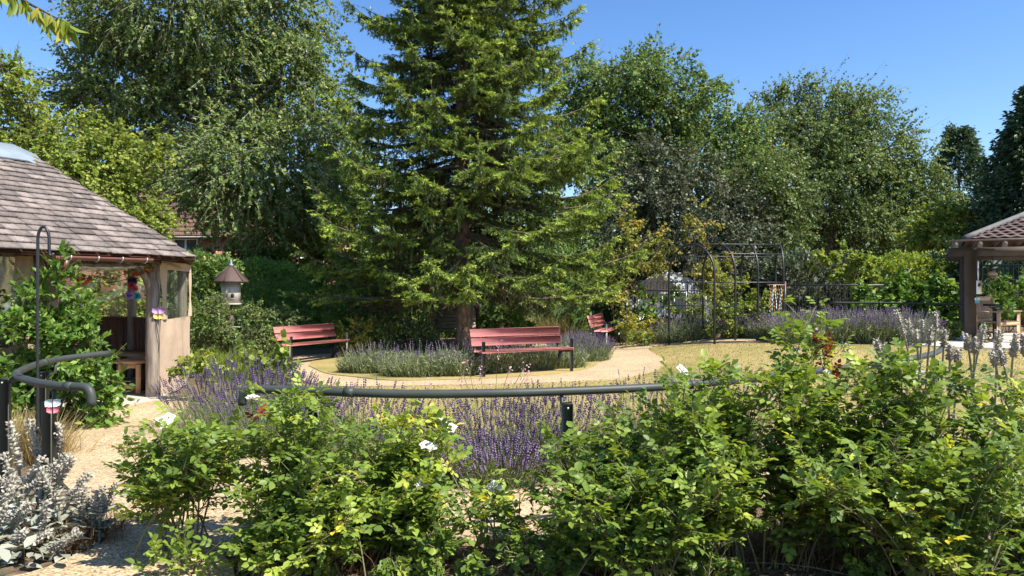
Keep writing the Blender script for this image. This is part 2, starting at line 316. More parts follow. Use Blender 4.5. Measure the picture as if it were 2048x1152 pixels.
MT['lamb_spike']=leafm('woolly_spike',[(0.0,(0.27,0.25,0.20)),(0.6,(0.42,0.39,0.31)),(0.9,(0.50,0.46,0.39)),(1.0,(0.40,0.34,0.34))],0.1,0.9,0.1,(1,1,0.8))
MT['straw']=leafm('straw_grass',[(0.0,(0.27,0.19,0.07)),(0.6,(0.45,0.34,0.14)),(1.0,(0.58,0.48,0.24))],0.35,0.6,0.2,(1,1,0.8))
MT['brown_grass']=leafm('brown_grass',[(0.0,(0.16,0.085,0.035)),(1.0,(0.36,0.21,0.10))],0.3,0.7,0.2,(1,1,0.8))
MT['green_blade']=leafm('green_blade',[(0.0,(0.09,0.14,0.02)),(1.0,(0.25,0.30,0.05))],0.4,0.45,0.3)
MT['lawn_blade']=leafm('lawn_blade',[(0.0,(0.15,0.17,0.05)),(0.45,(0.33,0.275,0.10)),(1.0,(0.45,0.35,0.16))],0.3,0.7,0.2,(1,1,0.8))
MT['mulch']=leafm('mulch_chip',[(0.0,(0.07,0.045,0.03)),(0.6,(0.20,0.13,0.08)),(1.0,(0.38,0.27,0.17))],0.0,0.9,0.1)
MT['fern']=leafm('fern_leaf',[(0.0,(0.10,0.15,0.05)),(1.0,(0.26,0.32,0.13))],0.35,0.45,0.4)
MT['variegated']=leafm('pale_speckled_leaf',[(0.0,(0.07,0.10,0.035)),(0.6,(0.16,0.19,0.09)),(1.0,(0.34,0.36,0.22))],0.3,0.45,0.4)
MT['pink']=leafm('pink_flower',[(0.0,(0.55,0.22,0.28)),(1.0,(0.75,0.55,0.55))],0.3,0.7,0.1,(1,1,1))
MT['redflower']=leafm('red_flower',[(0.0,(0.50,0.03,0.03)),(1.0,(0.62,0.12,0.10))],0.2,0.7,0.2,(1,1,1))
MT['cherry_leaf']=leafm('cherry_leaf',[(0.0,(0.13,0.19,0.03)),(0.7,(0.27,0.33,0.05)),(1.0,(0.42,0.40,0.08))],0.5,0.4,0.35)
for nm,c in (('lilac',(0.42,0.24,0.55)),('yellow',(0.80,0.62,0.12)),('teal',(0.10,0.42,0.42)),('blue',(0.05,0.20,0.55)),('navy',(0.02,0.03,0.10)),('red',(0.55,0.05,0.05)),('skyblue',(0.25,0.5,0.75)),('pinkred',(0.65,0.15,0.2)),('cork',(0.40,0.28,0.16)),('amber',(0.6,0.3,0.08)),('pale_blue',(0.55,0.68,0.72))):
    MT[nm]=surf(nm+'_paint',c,tuple(v*0.8 for v in c),10,0.6)
# ------------------------------------------------------------------ the ground, lawn, paths
def sheet(name, poly, mat, dz, step=0.14, kind='structure', zf=None):
    P=np.array(poly,float); x0,y0=P.min(0)-step; x1,y1=P.max(0)+step
    gx=np.arange(x0,x1+step,step); gy=np.arange(y0,y1+step,step); X,Y=np.meshgrid(gx,gy,indexing='ij')
    def inside(px,py):
        c=np.zeros(px.shape,bool); n=len(P)
        for i in range(n):
            a=P[i]; b=P[(i+1)%n]
            cond=((a[1]>py)!=(b[1]>py)); xi=(b[0]-a[0])*(py-a[1])/((b[1]-a[1]) or 1e-9)+a[0]
            c^=cond&(px<xi)
        return c
    cin=inside((X[:-1,:-1]+step/2),(Y[:-1,:-1]+step/2)); nx,ny=X.shape
    idx=np.arange(nx*ny).reshape(nx,ny); i,j=np.nonzero(cin)
    F=np.stack([idx[i,j],idx[i+1,j],idx[i+1,j+1],idx[i,j+1]],-1)
    cnt=np.zeros((nx+1,ny+1),int); cc=np.pad(cin,1); s=cc[:-1,:-1].astype(int)+cc[1:,:-1]+cc[:-1,1:]+cc[1:,1:]
    bd=(s>0)&(s<4); V=np.stack([X,Y],-1).reshape(-1,2); bi=np.nonzero(bd.ravel())[0]; Q=V[bi]; best=np.full(len(Q),1e9); bp=Q.copy()
    for k in range(len(P)):
        a=P[k]; d=P[(k+1)%len(P)]-a; t=np.clip(((Q-a)@d)/max(d@d,1e-9),0,1); R=a+t[:,None]*d; e=np.linalg.norm(Q-R,axis=1)
        m=e<best; best[m]=e[m]; bp[m]=R[m]
    V[bi]=bp; used,inv=np.unique(F,return_inverse=True); F=inv.reshape(F.shape); V=V[used]
    z=terr(V[:,0],V[:,1])+dz if zf is None else zf(V[:,0],V[:,1])
    g=Geo(); g.add(np.column_stack([V,z]),F)
    # skirt so that the sheet has an edge
    E={}
    for f in F:
        for a,b in zip(f,np.roll(f,-1)):
            if (b,a) in E: del E[(b,a)]
            else: E[(a,b)]=1
    if E:
        e=np.array(list(E)); n0=len(V); W=np.column_stack([V,z]); lo=W.copy(); lo[:,2]-=0.05
        g.add(np.concatenate([W,lo]),np.column_stack([e[:,1],e[:,0],e[:,0]+n0,e[:,1]+n0]))
    o=g.build(name,mat,smooth=False); return tag(o,kind=kind)
def px_poly(pts): return [gp(*p) for p in pts]
def smooth_poly(P, k=5): 
    P=np.array(P); return spline(np.concatenate([P,P[:1]]),k)[:-1]
# base ground reaching the horizon
def ground():
    a=np.concatenate([np.linspace(-900,-40,12),np.arange(-36,40,0.5),np.linspace(44,900,12)])
    b=np.concatenate([np.linspace(-300,-8,6),np.arange(-6,46,0.5),np.linspace(50,2200,14)])
    X,Y=np.meshgrid(a,b,indexing='ij'); Z=terr(X,Y); nx,ny=X.shape; idx=np.arange(nx*ny).reshape(nx,ny)
    F=np.stack([idx[:-1,:-1],idx[1:,:-1],idx[1:,1:],idx[:-1,1:]],-1).reshape(-1,4)
    g=Geo(); g.add(np.stack([X,Y,Z],-1).reshape(-1,3),F); tag(g.build('ground',MT['soil'],smooth=True),kind='structure')
ground()
lawn_px=[(560,792),(640,850),(800,880),(1000,890),(1400,880),(1750,880),(2120,870),(2500,1010),(2700,1150),(3600,1150),(3400,740),(2500,712),(2000,702),(1850,694),(1700,690),(1590,689),(1480,688),(1420,688),(1340,692),(1250,696),(1000,698),(800,702),(640,725),(600,745)]
lawn_w=px_poly(lawn_px); sheet('lawn',lawn_w,MT['lawn'],0.012)
rail_w=np.array([(-1.60,4.64),(-1.15,4.55),(-0.68,4.52),(-0.1,4.55),(0.4,4.66),(1.0,4.86),(1.65,5.25),(2.3,5.73),(2.95,6.2),(3.6,6.76),(4.3,7.5),(4.9,8.4)])
near=[(-1.75,4.45),(-1.2,4.62)]+[(x+0.02,y+0.10) for x,y in rail_w[2:]]
far=[(4.4,9.6),(3.5,8.55),(2.6,7.6),(1.6,6.75),(0.7,6.1),(-0.1,5.85),(-0.9,5.95),(-1.8,6.5),(-2.7,7.35),(-3.5,8.35),(-4.1,9.3),(-4.62,10.6),(-4.85,11.1)]
left=[gp(235,803),gp(170,855),gp(105,905),gp(118,960),gp(190,1030),gp(214,1062),gp(205,1095),gp(120,1132),gp(40,1160),(-3.4,3.6),(-4.2,3.0),(-4.6,2.0),(-3.2,1.2),(-2.0,2.4),gp(440,1280),gp(470,1160)]
main_poly=spline(np.array(near+far+left+[near[0]]),5)[:-1]
sheet('path',main_poly,MT['path'],0.030,0.10)
outer=px_poly([(548,722),(565,742),(615,768),(700,776),(900,773),(1060,769),(1180,764),(1262,756),(1312,742),(1331,725),(1312,712),(1297,702),(1302,695),(1350,689),(1420,686),(1500,684),(1500,679),(1400,680),(1300,683),(1240,685),(1180,688),(1050,690),(900,689),(800,697),(700,706),(640,711),(590,714)])
sheet('ring_path',smooth_poly(outer,4),MT['path'],0.034,0.12)
inner=px_poly([(617,735),(650,750),(700,757),(780,765),(880,764),(1000,760),(1100,753),(1160,745),(1192,733),(1206,712),(1194,700),(1100,696),(900,698),(800,703),(700,715),(632,722)])
sheet('tree_lawn',smooth_poly(inner,4),MT['lawn'],0.046,0.12)
sheet('patio',px_poly([(1790,690),(1900,697),(2100,702),(2500,712),(2500,664),(2048,668),(1900,672)]),MT['slab'],0.036,0.2)

rng=np.random.default_rng(7)
def rv(n,r=rng): return nrm(r.normal(size=(n,3)))
LEAF4=(np.array([(0,0,0),(0.5,0.45,0.06),(0,1,0.0),(-0.5,0.45,0.06)]),[np.array([[0,1,2,3]])])
LEAF6=(np.array([(0,0,0),(0,0.5,-0.03),(0,1,-0.12),(0.30,0.22,0.05),(0.36,0.58,0.04),(-0.30,0.22,0.05),(-0.36,0.58,0.04)]),
       [np.array([[0,3,4,1],[0,1,6,5]]),np.array([[1,4,2],[1,2,6]])])
BLADE=(np.array([(-0.5,0,0),(0.5,0,0),(0.38,0.5,0.06),(-0.38,0.5,0.06),(0,1,0.28)]),[np.array([[0,1,2,3]]),np.array([[3,2,4]])])
def tri(n_whorl, gap=0.12, r0=0.5, r1=0.35, k=5):
    V=[];F=[]
    for q in range(n_whorl):
        z0=q/n_whorl; z1=(q+1-gap)/n_whorl; zm=(z0+z1)/2; r=r0+(r1-r0)*q/max(1,n_whorl-1); b=len(V)
        V.append((0,z0,0)); V.append((0,z1,0))
        for m in range(k):
            t=m*2*math.pi/k+q*0.7; V.append((r*math.cos(t),zm+(0.02 if m%2 else -0.02),r*math.sin(t)))
        for m in range(k): F+= [(b,b+2+(m+1)%k,b+2+m),(b+1,b+2+m,b+2+(m+1)%k)]
    return (np.array(V),[np.array(F)])
SPIKE=tri(4,0.05,0.5,0.3,4); SPIKE_FAR=tri(2,0.0,0.5,0.35,3); WOOL=tri(11,-0.25,0.5,0.3,7)
def ground_scatter(name, poly, n, hmin, hmax, wdt, mat, kind='stuff', seed=1, dz=0.012, lean=0.5, tmpl=BLADE, keep=None):
    r=np.random.default_rng(seed); P=np.array(poly); x0,y0=P.min(0); x1,y1=P.max(0)
    Q=np.column_stack([r.uniform(x0,x1,n),y0+(y1-y0)*r.uniform(0,1,n)**1.5])
    c=np.zeros(n,bool)
    for i in range(len(P)):
        a=P[i]; b=P[(i+1)%len(P)]; cond=((a[1]>Q[:,1])!=(b[1]>Q[:,1])); xi=(b[0]-a[0])*(Q[:,1]-a[1])/((b[1]-a[1]) or 1e-9)+a[0]; c^=cond&(Q[:,0]<xi)
    if keep is not None: c&=keep(Q)
    Q=Q[c]; k=len(Q); D=nrm(np.column_stack([r.normal(0,lean,k),r.normal(0,lean,k),np.ones(k)]))
    h=r.uniform(hmin,hmax,k); g=Geo(); g.scatter(tmpl,np.column_stack([Q,terr(Q[:,0],Q[:,1])+dz]),D,rv(k,r),np.column_stack([np.full(k,wdt),h,h]),r.random(k))
    return tag(g.build(name,mat),kind=kind)
def in_poly(P,Q):
    P=np.array(P); c=np.zeros(len(Q),bool)
    for i in range(len(P)):
        a=P[i]; b=P[(i+1)%len(P)]; cond=((a[1]>Q[:,1])!=(b[1]>Q[:,1])); xi=(b[0]-a[0])*(Q[:,1]-a[1])/((b[1]-a[1]) or 1e-9)+a[0]; c^=cond&(Q[:,0]<xi)
    return c
rp=smooth_poly(outer,4)
ground_scatter('grass',lawn_w,130000,0.015,0.045,0.010,MT['lawn_blade'],seed=3,keep=lambda Q: ~in_poly(rp,Q)&~in_poly(main_poly,Q)&(np.abs(Q[:,0])<16))
ground_scatter('mulch',[(-2.6,3.4),(4.2,3.4),(4.6,5.0),(1.2,4.75),(-1.6,4.45)],9000,0.015,0.05,0.016,MT['mulch'],seed=4,dz=0.006,lean=3.0,keep=lambda Q: ~in_poly(main_poly,Q))
def litter():
    r=np.random.default_rng(12); k=1500; Q=np.column_stack([r.uniform(-4.5,3,k),r.uniform(3.6,10,k)]); Q=Q[in_poly(main_poly,Q)]; k=len(Q)
    g=Geo(); g.scatter(LEAF4,np.column_stack([Q,terr(Q[:,0],Q[:,1])+0.036]),nrm(np.column_stack([r.normal(size=(k,2)),r.normal(0,0.15,k)])),nrm(np.column_stack([r.normal(0,.3,(k,2)),np.ones(k)])),np.column_stack([np.full(k,.014),r.uniform(.008,.028,k),np.full(k,.02)]),r.random(k))
    tag(g.build('leaf_litter',MT['mulch']),kind='stuff')
litter()

# ------------------------------------------------------------------ gazebo (shingled garden room on the left)
def gazebo():
    d1=np.array([0.45,0.893]); d2=np.array([-0.17,0.985]); p1=np.array([-5.27,10.85]); p0=p1-3.2*d1; p2=p1+1.6*d2
    p3=p2+1.6*np.array([-0.82,0.57]); p4=p3+1.6*np.array([-0.98,-0.17]); p5=p4-3.2*d1
    poly=[p0,p1,p2,p3,p4,p5]; n=6
    e1=np.array([-7.30,11.15,3.66]); e0=np.array([*(e1[:2]-2.3*d1),3.66]); ez=2.07
    ct=sum(poly)/n
    t=thing('gazebo','shingle roofed garden gazebo with beige canvas sides beside the path','gazebo',(ct[0],ct[1],0.0))
    ev=[]
    for k in range(n):
        a,b,c=poly[k-1],poly[k],poly[(k+1)%n]; na=np.array([(b-a)[1],-(b-a)[0]]); nb=np.array([(c-b)[1],-(c-b)[0]])
        na/=np.linalg.norm(na); nb/=np.linalg.norm(nb); bi=na+nb; bi/=np.linalg.norm(bi); ev.append(np.array([*(b+bi*(0.64 if k!=2 else 0.16)/np.dot(bi,na)),ez]))
    faces=[(ev[0],ev[1],e1,e0),(ev[1],ev[2],e1,e1),(ev[2],ev[3],e1,e1),(ev[3],ev[4],e1,e1),(ev[4],ev[5],e0,e1),(ev[5],ev[0],e0,e0)]
    r=np.random.default_rng(5); g=Geo(); dk=Geo()
    for fi,(a,b,tb,ta) in enumerate(faces):
        nn=np.cross(b-a,(tb+ta)/2-a); nn=nn/np.linalg.norm(nn); ta_,tb_=ta,tb
        dk.add([a-nn*0.03,b-nn*0.03,tb_-nn*0.03,ta_-nn*0.03],[(0,1,2,3)],0.2)
        dk.add([a-nn*0.055,b-nn*0.055,tb_-nn*0.055,ta_-nn*0.055],[(3,2,1,0)],0.2)
        sl_=np.linalg.norm((tb+ta)/2-(a+b)/2); rows=int(sl_/0.158); L=np.linalg.norm(b-a); u=(b-a)/L
        xa=np.dot(ta-a,u); xb=np.dot(tb-a,u); hv=(ta-a)-u*xa; H=np.linalg.norm(hv); hv=hv/H
        for q in range(rows):
            v0=q*H/rows; v1=min(H,v0+1.45*H/rows); l0=xa*v0/H; r0=L+(xb-L)*v0/H; l1=xa*v1/H; r1=L+(xb-L)*v1/H
            s=l0-r.uniform(0,0.2)
            while s<r0:
                wd=r.uniform(0.13,0.30); s0,s1=max(s+0.004,l0),min(s+wd-0.004,r0); s+=wd
                if s1-s0<0.03: continue
                t0,t1=min(max(s0,l1),r1),min(max(s1,l1),r1)
                if t1<t0+0.002: t1=t0+0.002
                dv=r.uniform(-0.012,0.008); th=r.uniform(0.016,0.032); lift=r.uniform(0.0,0.006)
                B=[a+u*s0+hv*(v0+dv),a+u*s1+hv*(v0+dv+r.uniform(-.005,.005)),a+u*t1+hv*v1,a+u*t0+hv*v1]
                lo=[B[0]+nn*(lift+0.004),B[1]+nn*(lift+0.004),B[2]-nn*0.018,B[3]-nn*0.018]; hi=[B[0]+nn*(th+lift+0.004),B[1]+nn*(th+lift+0.004),B[2]-nn*0.006,B[3]-nn*0.006]
                g.add(np.array(lo+hi),[(3,2,1,0),(4,5,6,7),(0,1,5,4),(1,2,6,5),(2,3,7,6),(3,0,4,7)],r.random())
    rf=g.build('roof',MT['shingle'],t); dk.build('roof_deck',MT['red_wood'],t)
    # lead ridge and hip end
    g=Geo(); d=e1-e0; d/=np.linalg.norm(d); up=np.array([0,0,1.]); sd=np.cross(d,up); P=[]
    for k,sft in enumerate(np.linspace(-0.2,2.42,9)):
        for an,rr in((-1.0,0.34),(-0.55,0.22),(0,0.12),(0.55,0.22),(1.0,0.34)):
            dz=0.10-abs(an)*0.27*1.0; P.append(e0+d*sft+sd*(an*0.36)+up*(dz if sft<2.2 else dz-0.10))
    P=np.array(P); i,j=np.meshgrid(np.arange(8),np.arange(4),indexing='ij'); F=np.stack([i*5+j,i*5+j+1,(i+1)*5+j+1,(i+1)*5+j],-1).reshape(-1,4); g.add(P,F)
    g.add(P-up*0.012,F[:,::-1]); g.build('ridge_cap',MT['lead'],rf)
    # posts, beams, braces
    for k,(p,w_) in enumerate(((p1,0.17),(p1-1.68*d1,0.17),(p0,0.17),(p2,0.13),(p3,0.13),(p4,0.13),(p5,0.13))):
        g=Geo(); zz=np.linspace(0.02,2.02,9); an=np.linspace(0,2*np.pi,10,endpoint=False); pr=[(w_*0.56*(1+r.normal(0,.02)),z) for z in zz]
        g.lathe((p[0],p[1],0),pr,10,ph=0.3); g.build('post',MT['post_wood'],t,smooth=False)
    g=Geo()
    for k in range(n): a,b=poly[k],poly[(k+1)%n]; g.bar((*a,2.06),(*b,2.06),0.12,0.13)
    g.build('eave_beam',MT['post_wood'],t)
    for base,sg in((p1,-1),(p1-1.68*d1,1)):
        g=Geo(); P=bez((*(base+sg*d1*0.06),1.62),(*(base+sg*d1*0.12),1.92),(*(base+sg*d1*0.48),2.0),8); g.tube(P,0.05,6)
        g.build('curved_brace',MT['post_wood'],t)
    # canvas cheek right of the front post: lower panel, clear window, canvas edges
    nrm2=np.array([0.985,0.17])
    def cloth(a,b,z0,z1,name,mat,off=0.10,nu=14,nv=12,wav=0.012,parent=t,seed=0,skew=None):
        rr=np.random.default_rng(seed); V=[]; dd=(b-a)/np.linalg.norm(b-a); nn=np.array([dd[1],-dd[0]]); ph=rr.uniform(0,6,4)
        for iu in range(nu+1):
            for iv in range(nv+1):
                u,v=iu/nu,iv/nv; o=off+wav*(math.sin(u*9+ph[0]+2*v)+0.6*math.sin(u*17+ph[1]-3*v)+0.8*math.sin(v*7+u*5+ph[2])) + 0.03*math.sin(math.pi*u)
                p=a+(b-a)*u+nn*o; V.append((p[0],p[1],z0+(z1-z0)*v+(skew(u)*(1-v) if skew else 0)))
        i,j=np.meshgrid(np.arange(nu),np.arange(nv),indexing='ij'); m=nv+1
        F=np.stack([i*m+j,(i+1)*m+j,(i+1)*m+j+1,i*m+j+1],-1).reshape(-1,4); V=np.array(V)
        g=Geo(); g.add(V,F); W=V.copy(); W[:,:2]-=nn*0.006; g.add(W,F[:,::-1])
        return g.build(name,mat,parent,smooth=True)
    q1=p1+0.03*d2; q2=p2+0.05*d2
    lo_=cloth(q1,q2,0.03,1.16,'canvas_panel',MT['canvas'],0.10,seed=1)
    cloth(q1,q1+0.30*d2,1.162,2.0,'canvas_strip',MT['canvas'],0.10,nu=5,seed=2)
    cloth(q1+0.305*d2,q2-0.06*d2,1.165,1.90,'clear_window',MT['clear'],0.10,seed=3)
    cloth(q2-0.055*d2,q2,1.162,2.0,'canvas_strip',MT['canvas'],0.105,nu=3,seed=4)
    cloth(q1,q2,1.905,2.03,'canvas_valance',MT['canvas'],0.10,seed=5)
    # left of the second post: crumpled clear curtain with canvas edge
    m=p1-1.68*d1
    cloth(p0,m-0.32*d1,0.9,2.0,'clear_curtain',MT['clear_wrinkled'],0.08,nu=22,nv=18,wav=0.035,seed=6)
    cloth(m-0.315*d1,m-0.08*d1,0.6,2.02,'canvas_edge',MT['canvas'],0.08,nu=6,wav=0.02,seed=7)
    cloth(p0,m-0.32*d1,0.05,0.895,'canvas_panel',MT['canvas'],0.08,seed=8)
    # rolled up blind over the opening
    g=Geo(); A=np.array([*(m+0.12*d1),1.93]); B=np.array([*(p1-0.1*d1),1.95]); P=[A+(B-A)*s+np.array([0,0,-0.035*math.sin(math.pi*s)+0.008*math.sin(s*40)]) for s in np.linspace(0,1,24)]
    g.tube(P,[0.055+0.012*math.sin(k*2.1) for k in range(24)],9); g.build('rolled_blind',MT['clear_wrinkled'],t,smooth=True)
    # gutter with brackets and downpipe
    n1=np.array([0.893,-0.45]); g=Geo(); a=np.array([*(ev[1][:2]-d1*0.75+n1*0.03),ez-0.075]); b=np.array([*(ev[1][:2]-d1*2.02+n1*0.03),ez-0.085])
    V=[]; 
    for p in(a,b):
        for an in np.linspace(math.pi,2*math.pi,8): V.append(p+np.array([*(n1*0.055*math.cos(an)),0.055*math.sin(an)+0.03]))
        for an in np.linspace(2*math.pi,math.pi,8): V.append(p+np.array([*(n1*0.045*math.cos(an)),0.045*math.sin(an)+0.03]))
    F=[(k,(k+1)%16,16+(k+1)%16,16+k) for k in range(16)]; g.add(V,F); g.poly(V,[tuple(range(15,-1,-1)),tuple(range(16,32))]); gu=g.build('gutter',MT['gutter'],t)
    for s in(0.08,0.36,0.62,0.9):
        p=a+(b-a)*s; g=Geo(); g.tube([p+np.array([*(n1*0.062*math.cos(an)),0.062*math.sin(an)+0.03]) for an in np.linspace(math.pi*0.98,2*math.pi*1.02,9)],0.008,5); g.build('bracket',MT['alu'],gu)
    g=Geo(); pb=m+n1*0.16-d1*0.0; g.tube([b+np.array([*(d1*0.10),-0.02]),b+np.array([*(d1*0.10),-0.12]),np.array([*pb,1.80]),np.array([*pb,1.55]),np.array([*pb,0.1])],0.034,8); g.build('downpipe',MT['gutter'],t)
    # back boards
    g=Geo()
    for a,b in((p2,p3),(p3,p4),(p4,p5)):
        L=np.linalg.norm(b-a); k=int(L/0.115); dd=(b-a)/L; rz=math.atan2(dd[1],dd[0])
        for q in range(k):
            c=a+dd*(q+0.5)*L/k; g.box((c[0],c[1],0.56),(L/k-0.007,0.022,1.06),rz,r.random())
        c=(a+b)/2; g.box((c[0],c[1],1.105),(L-0.1,0.06,0.03),rz,0.4)
    g.build('back_boards',MT['red_wood'],t)
    # clear plastic above the back boards
    for a,b,sd_ in((p2,p3,11),(p3,p4,12)): cloth(a,b,1.13,1.98,'clear_window',MT['clear'],0.03,seed=sd_)
    return t,p1,d1,m,p2,p3,p4,p5
gz_t,gp1,gd1,gm,gp2,gp3,gp4,gp5=gazebo()
sheet('gazebo_floor',[tuple(q) for q in (gp1-1.9*gd1+np.array([.36,-.18]),gp1+np.array([.30,-.10]),gp1+np.array([.12,.1]),gp2,gp3,gp4,gp5,gp5+np.array([.6,-.9]))],MT['slab'],0.042,0.2)
# seat inside: L-shaped shelf bench with slatted end frame
def inner_bench():
    t=thing('corner_bench','pine corner bench with legged end frame inside the gazebo','bench',(-5.95,11.4,0.04))
    g=Geo(); A=[(-5.60,10.98),(-5.42,11.25),(-5.60,12.35),(-6.75,13.05),(-8.1,12.85),(-8.0,12.35),(-6.85,12.5),(-6.05,12.0),(-5.95,11.3),(-5.98,11.12)]
    V=[(x,y,0.50) for x,y in A]+[(x,y,0.545) for x,y in A]; n=len(A); g.poly(V,[tuple(range(n-1,-1,-1)),tuple(range(n,2*n))]+[(k,(k+1)%n,n+(k+1)%n,n+k) for k in range(n)])
    g.build('seat',MT['new_wood'],t)
    for x,y in((-5.90,11.16),(-5.60,11.10)):
        g=Geo(); g.box((x,y,0.265),(0.075,0.075,0.45),0.3,bev=.006); g.build('leg',MT['new_wood'],t)
    for x,y in((-5.70,12.2),(-6.8,12.8),(-8.0,12.6)):
        g=Geo(); g.box((x,y,0.265),(0.07,0.07,0.45),0.3); g.build('leg',MT['new_wood'],t)
    g=Geo(); g.bar((-5.86,11.15,0.46),(-5.64,11.105,0.46),0.04,0.07); g.build('rail',MT['new_wood'],t); g=Geo(); g.bar((-5.86,11.15,0.15),(-5.64,11.105,0.15),0.04,0.07); g.build('rail',MT['new_wood'],t)
    g=Geo(); g.bar((-5.64,11.25,0.27),(-5.64,12.2,0.27),0.03,0.42); g.build('front_board',MT['red_wood'],t)
inner_bench()
# decorations on the gazebo
def butterfly(name,label,p,size,mats,facing,tilt=0.25,spread=0.5):
    t=thing(name,label,'ornament',p)
    f=nrm(np.array([facing[0],facing[1],0.])); sx=np.array([-f[1],f[0],0]); up=np.array([0,0,1.])
    for s in(-1,1):
        for (lo,hi,wd,mt) in((-0.05,0.55,0.55,mats[0]),(-0.5,0.0,0.42,mats[1])):
            g=Geo(); V=[]; K=9
            for k in range(K):
                an=math.pi*k/(K-1); u=wd*math.sin(an)*(1+0.15*math.sin(3*an)); v=lo+(hi-lo)*(1-math.cos(an))/2+0.12*u
                V.append(np.array(p)+size*(sx*s*(u+0.04)+up*v+f*(0.08+spread*u*0.5)))
            W=[q+f*0.004 for q in V]; n=K; F=[tuple(range(n)),tuple(range(2*n-1,n-1,-1))]+[(k,(k+1)%n,n+(k+1)%n,n+k) for k in range(n)]
            g.poly(V+W,F); g.build('wing',mt,t)
    g=Geo(); g.tube([np.array(p)+size*(up*v+f*0.06) for v in(-0.35,0.35)],size*0.06,6); g.build('body',MT['black'],t); return t
n1_=np.array([0.893,-0.45]); ctr=np.array([*(gp1+n1_*0.115),1.255]); butterfly('butterfly_ornament','lilac and yellow butterfly ornament on the front gazebo post',ctr,0.16,(MT['lilac'],MT['yellow']),(0.5,-0.87))
def pompoms():
    p=np.array([*(gp1-0.33*gd1),1.62]); t=thing('pompom_string','string of dark, pink, lilac and teal pompoms hanging in the gazebo','decoration',p)
    r=np.random.default_rng(2)
    for (dx,dz,rr,mt) in((0,0.13,0.085,'navy'),(0.03,0.0,0.06,'pinkred'),(-0.05,-0.10,0.065,'lilac'),(0.07,-0.11,0.07,'teal'),(-0.02,0.05,0.05,'red')):
        g=Geo(); D=rv(140,r); c=p+np.array([gd1[0]*dx,gd1[1]*dx,dz]); g.scatter(BLADE,np.repeat(c[None],140,0),D,rv(140,r),np.column_stack([np.full(140,.028),np.full(140,rr),np.full(140,rr*.5)]),r.random(140)); g.build('pompom',MT[mt],t)
    g=Geo(); g.tube([p+np.array([0,0,.1]),p+np.array([0,0,.36])],0.004,5); g.build('string',MT['black'],t)
pompoms()
def garland():
    p=np.array([*gm,1.88]); t=thing('flower_garland','drooping garland of red flowers and leaves along the gazebo opening','garland',p); r=np.random.default_rng(4)
    A=np.array([*(gm+0.1*gd1+n1_*0.09),1.86]); B=np.array([*(gp1-0.05*gd1+n1_*0.09),1.93]); s=np.linspace(0,1,60); P=A+(B-A)*s[:,None]; P[:,2]-=0.13*np.sin(np.pi*s)+0.02*np.sin(s*25)
    g=Geo(); g.tube(P,0.006,5); g.build('cord',MT['twig'],t)
    k=260; q=P[r.integers(0,60,k)]+r.normal(0,0.022,(k,3)); g=Geo(); g.scatter(LEAF4,q,rv(k,r),rv(k,r),np.column_stack([np.full(k,.03),np.full(k,.05),np.full(k,.05)]),r.random(k)); g.build('foliage',MT['autumn'],t)
    k=26; c=P[r.choice(np.r_[2:24,44:58],k)]+r.normal(0,0.03,(k,3)); c[:,2]-=0.03; m=9
    for cc in c: g=Geo(); g.scatter(LEAF4,np.repeat(cc[None],m,0),rv(m,r),rv(m,r),np.full(m,.04),r.random(m)); g.build('flower',MT['redflower'],t)
    g=Geo(); P2=[A*(1-s)+B*s-np.array([0,0,0.2*math.sin(math.pi*s)]) for s in np.linspace(0,1,20)]
    P2+= [np.array([*(gp1+n1_*0.105+np.array([0.02*math.sin(z*9),0.02*math.cos(z*9)])),z]) for z in np.linspace(1.9,0.6,20)]
    g.tube(P2,0.005,5); g.build('light_cable',MT['black'],t)
garland()
def frame_picture():
    p=np.array([*(gm+0.55*gd1-np.array([.5,-.2])),1.55])
    t=thing('notice_board','small grey notice board hanging inside the gazebo','board',p); g=Geo(); g.box(p,(0.36,0.02,0.42),0.45,bev=.004); g.build('panel',MT['grey_wood'],t); g=Geo(); g.tube([p+[0,0,.21],p+[0,0,.42]],0.004,5); g.build('cord',MT['black'],t)
    p2=p+np.array([-.28,-.3,0.12]); o=Geo(); o.lathe(p2-np.array([0,0,.12]),[(0.0,0),(0.06,.01),(0.07,.1),(0.05,.22),(0.0,.24)],10); o.tube([p2+[0,0,.11],p2+[0,0,.36]],.004,5); tag(o.build('lantern',MT['blue'],smooth=True),'small blue lantern hanging beside the second gazebo post','lantern')
frame_picture()

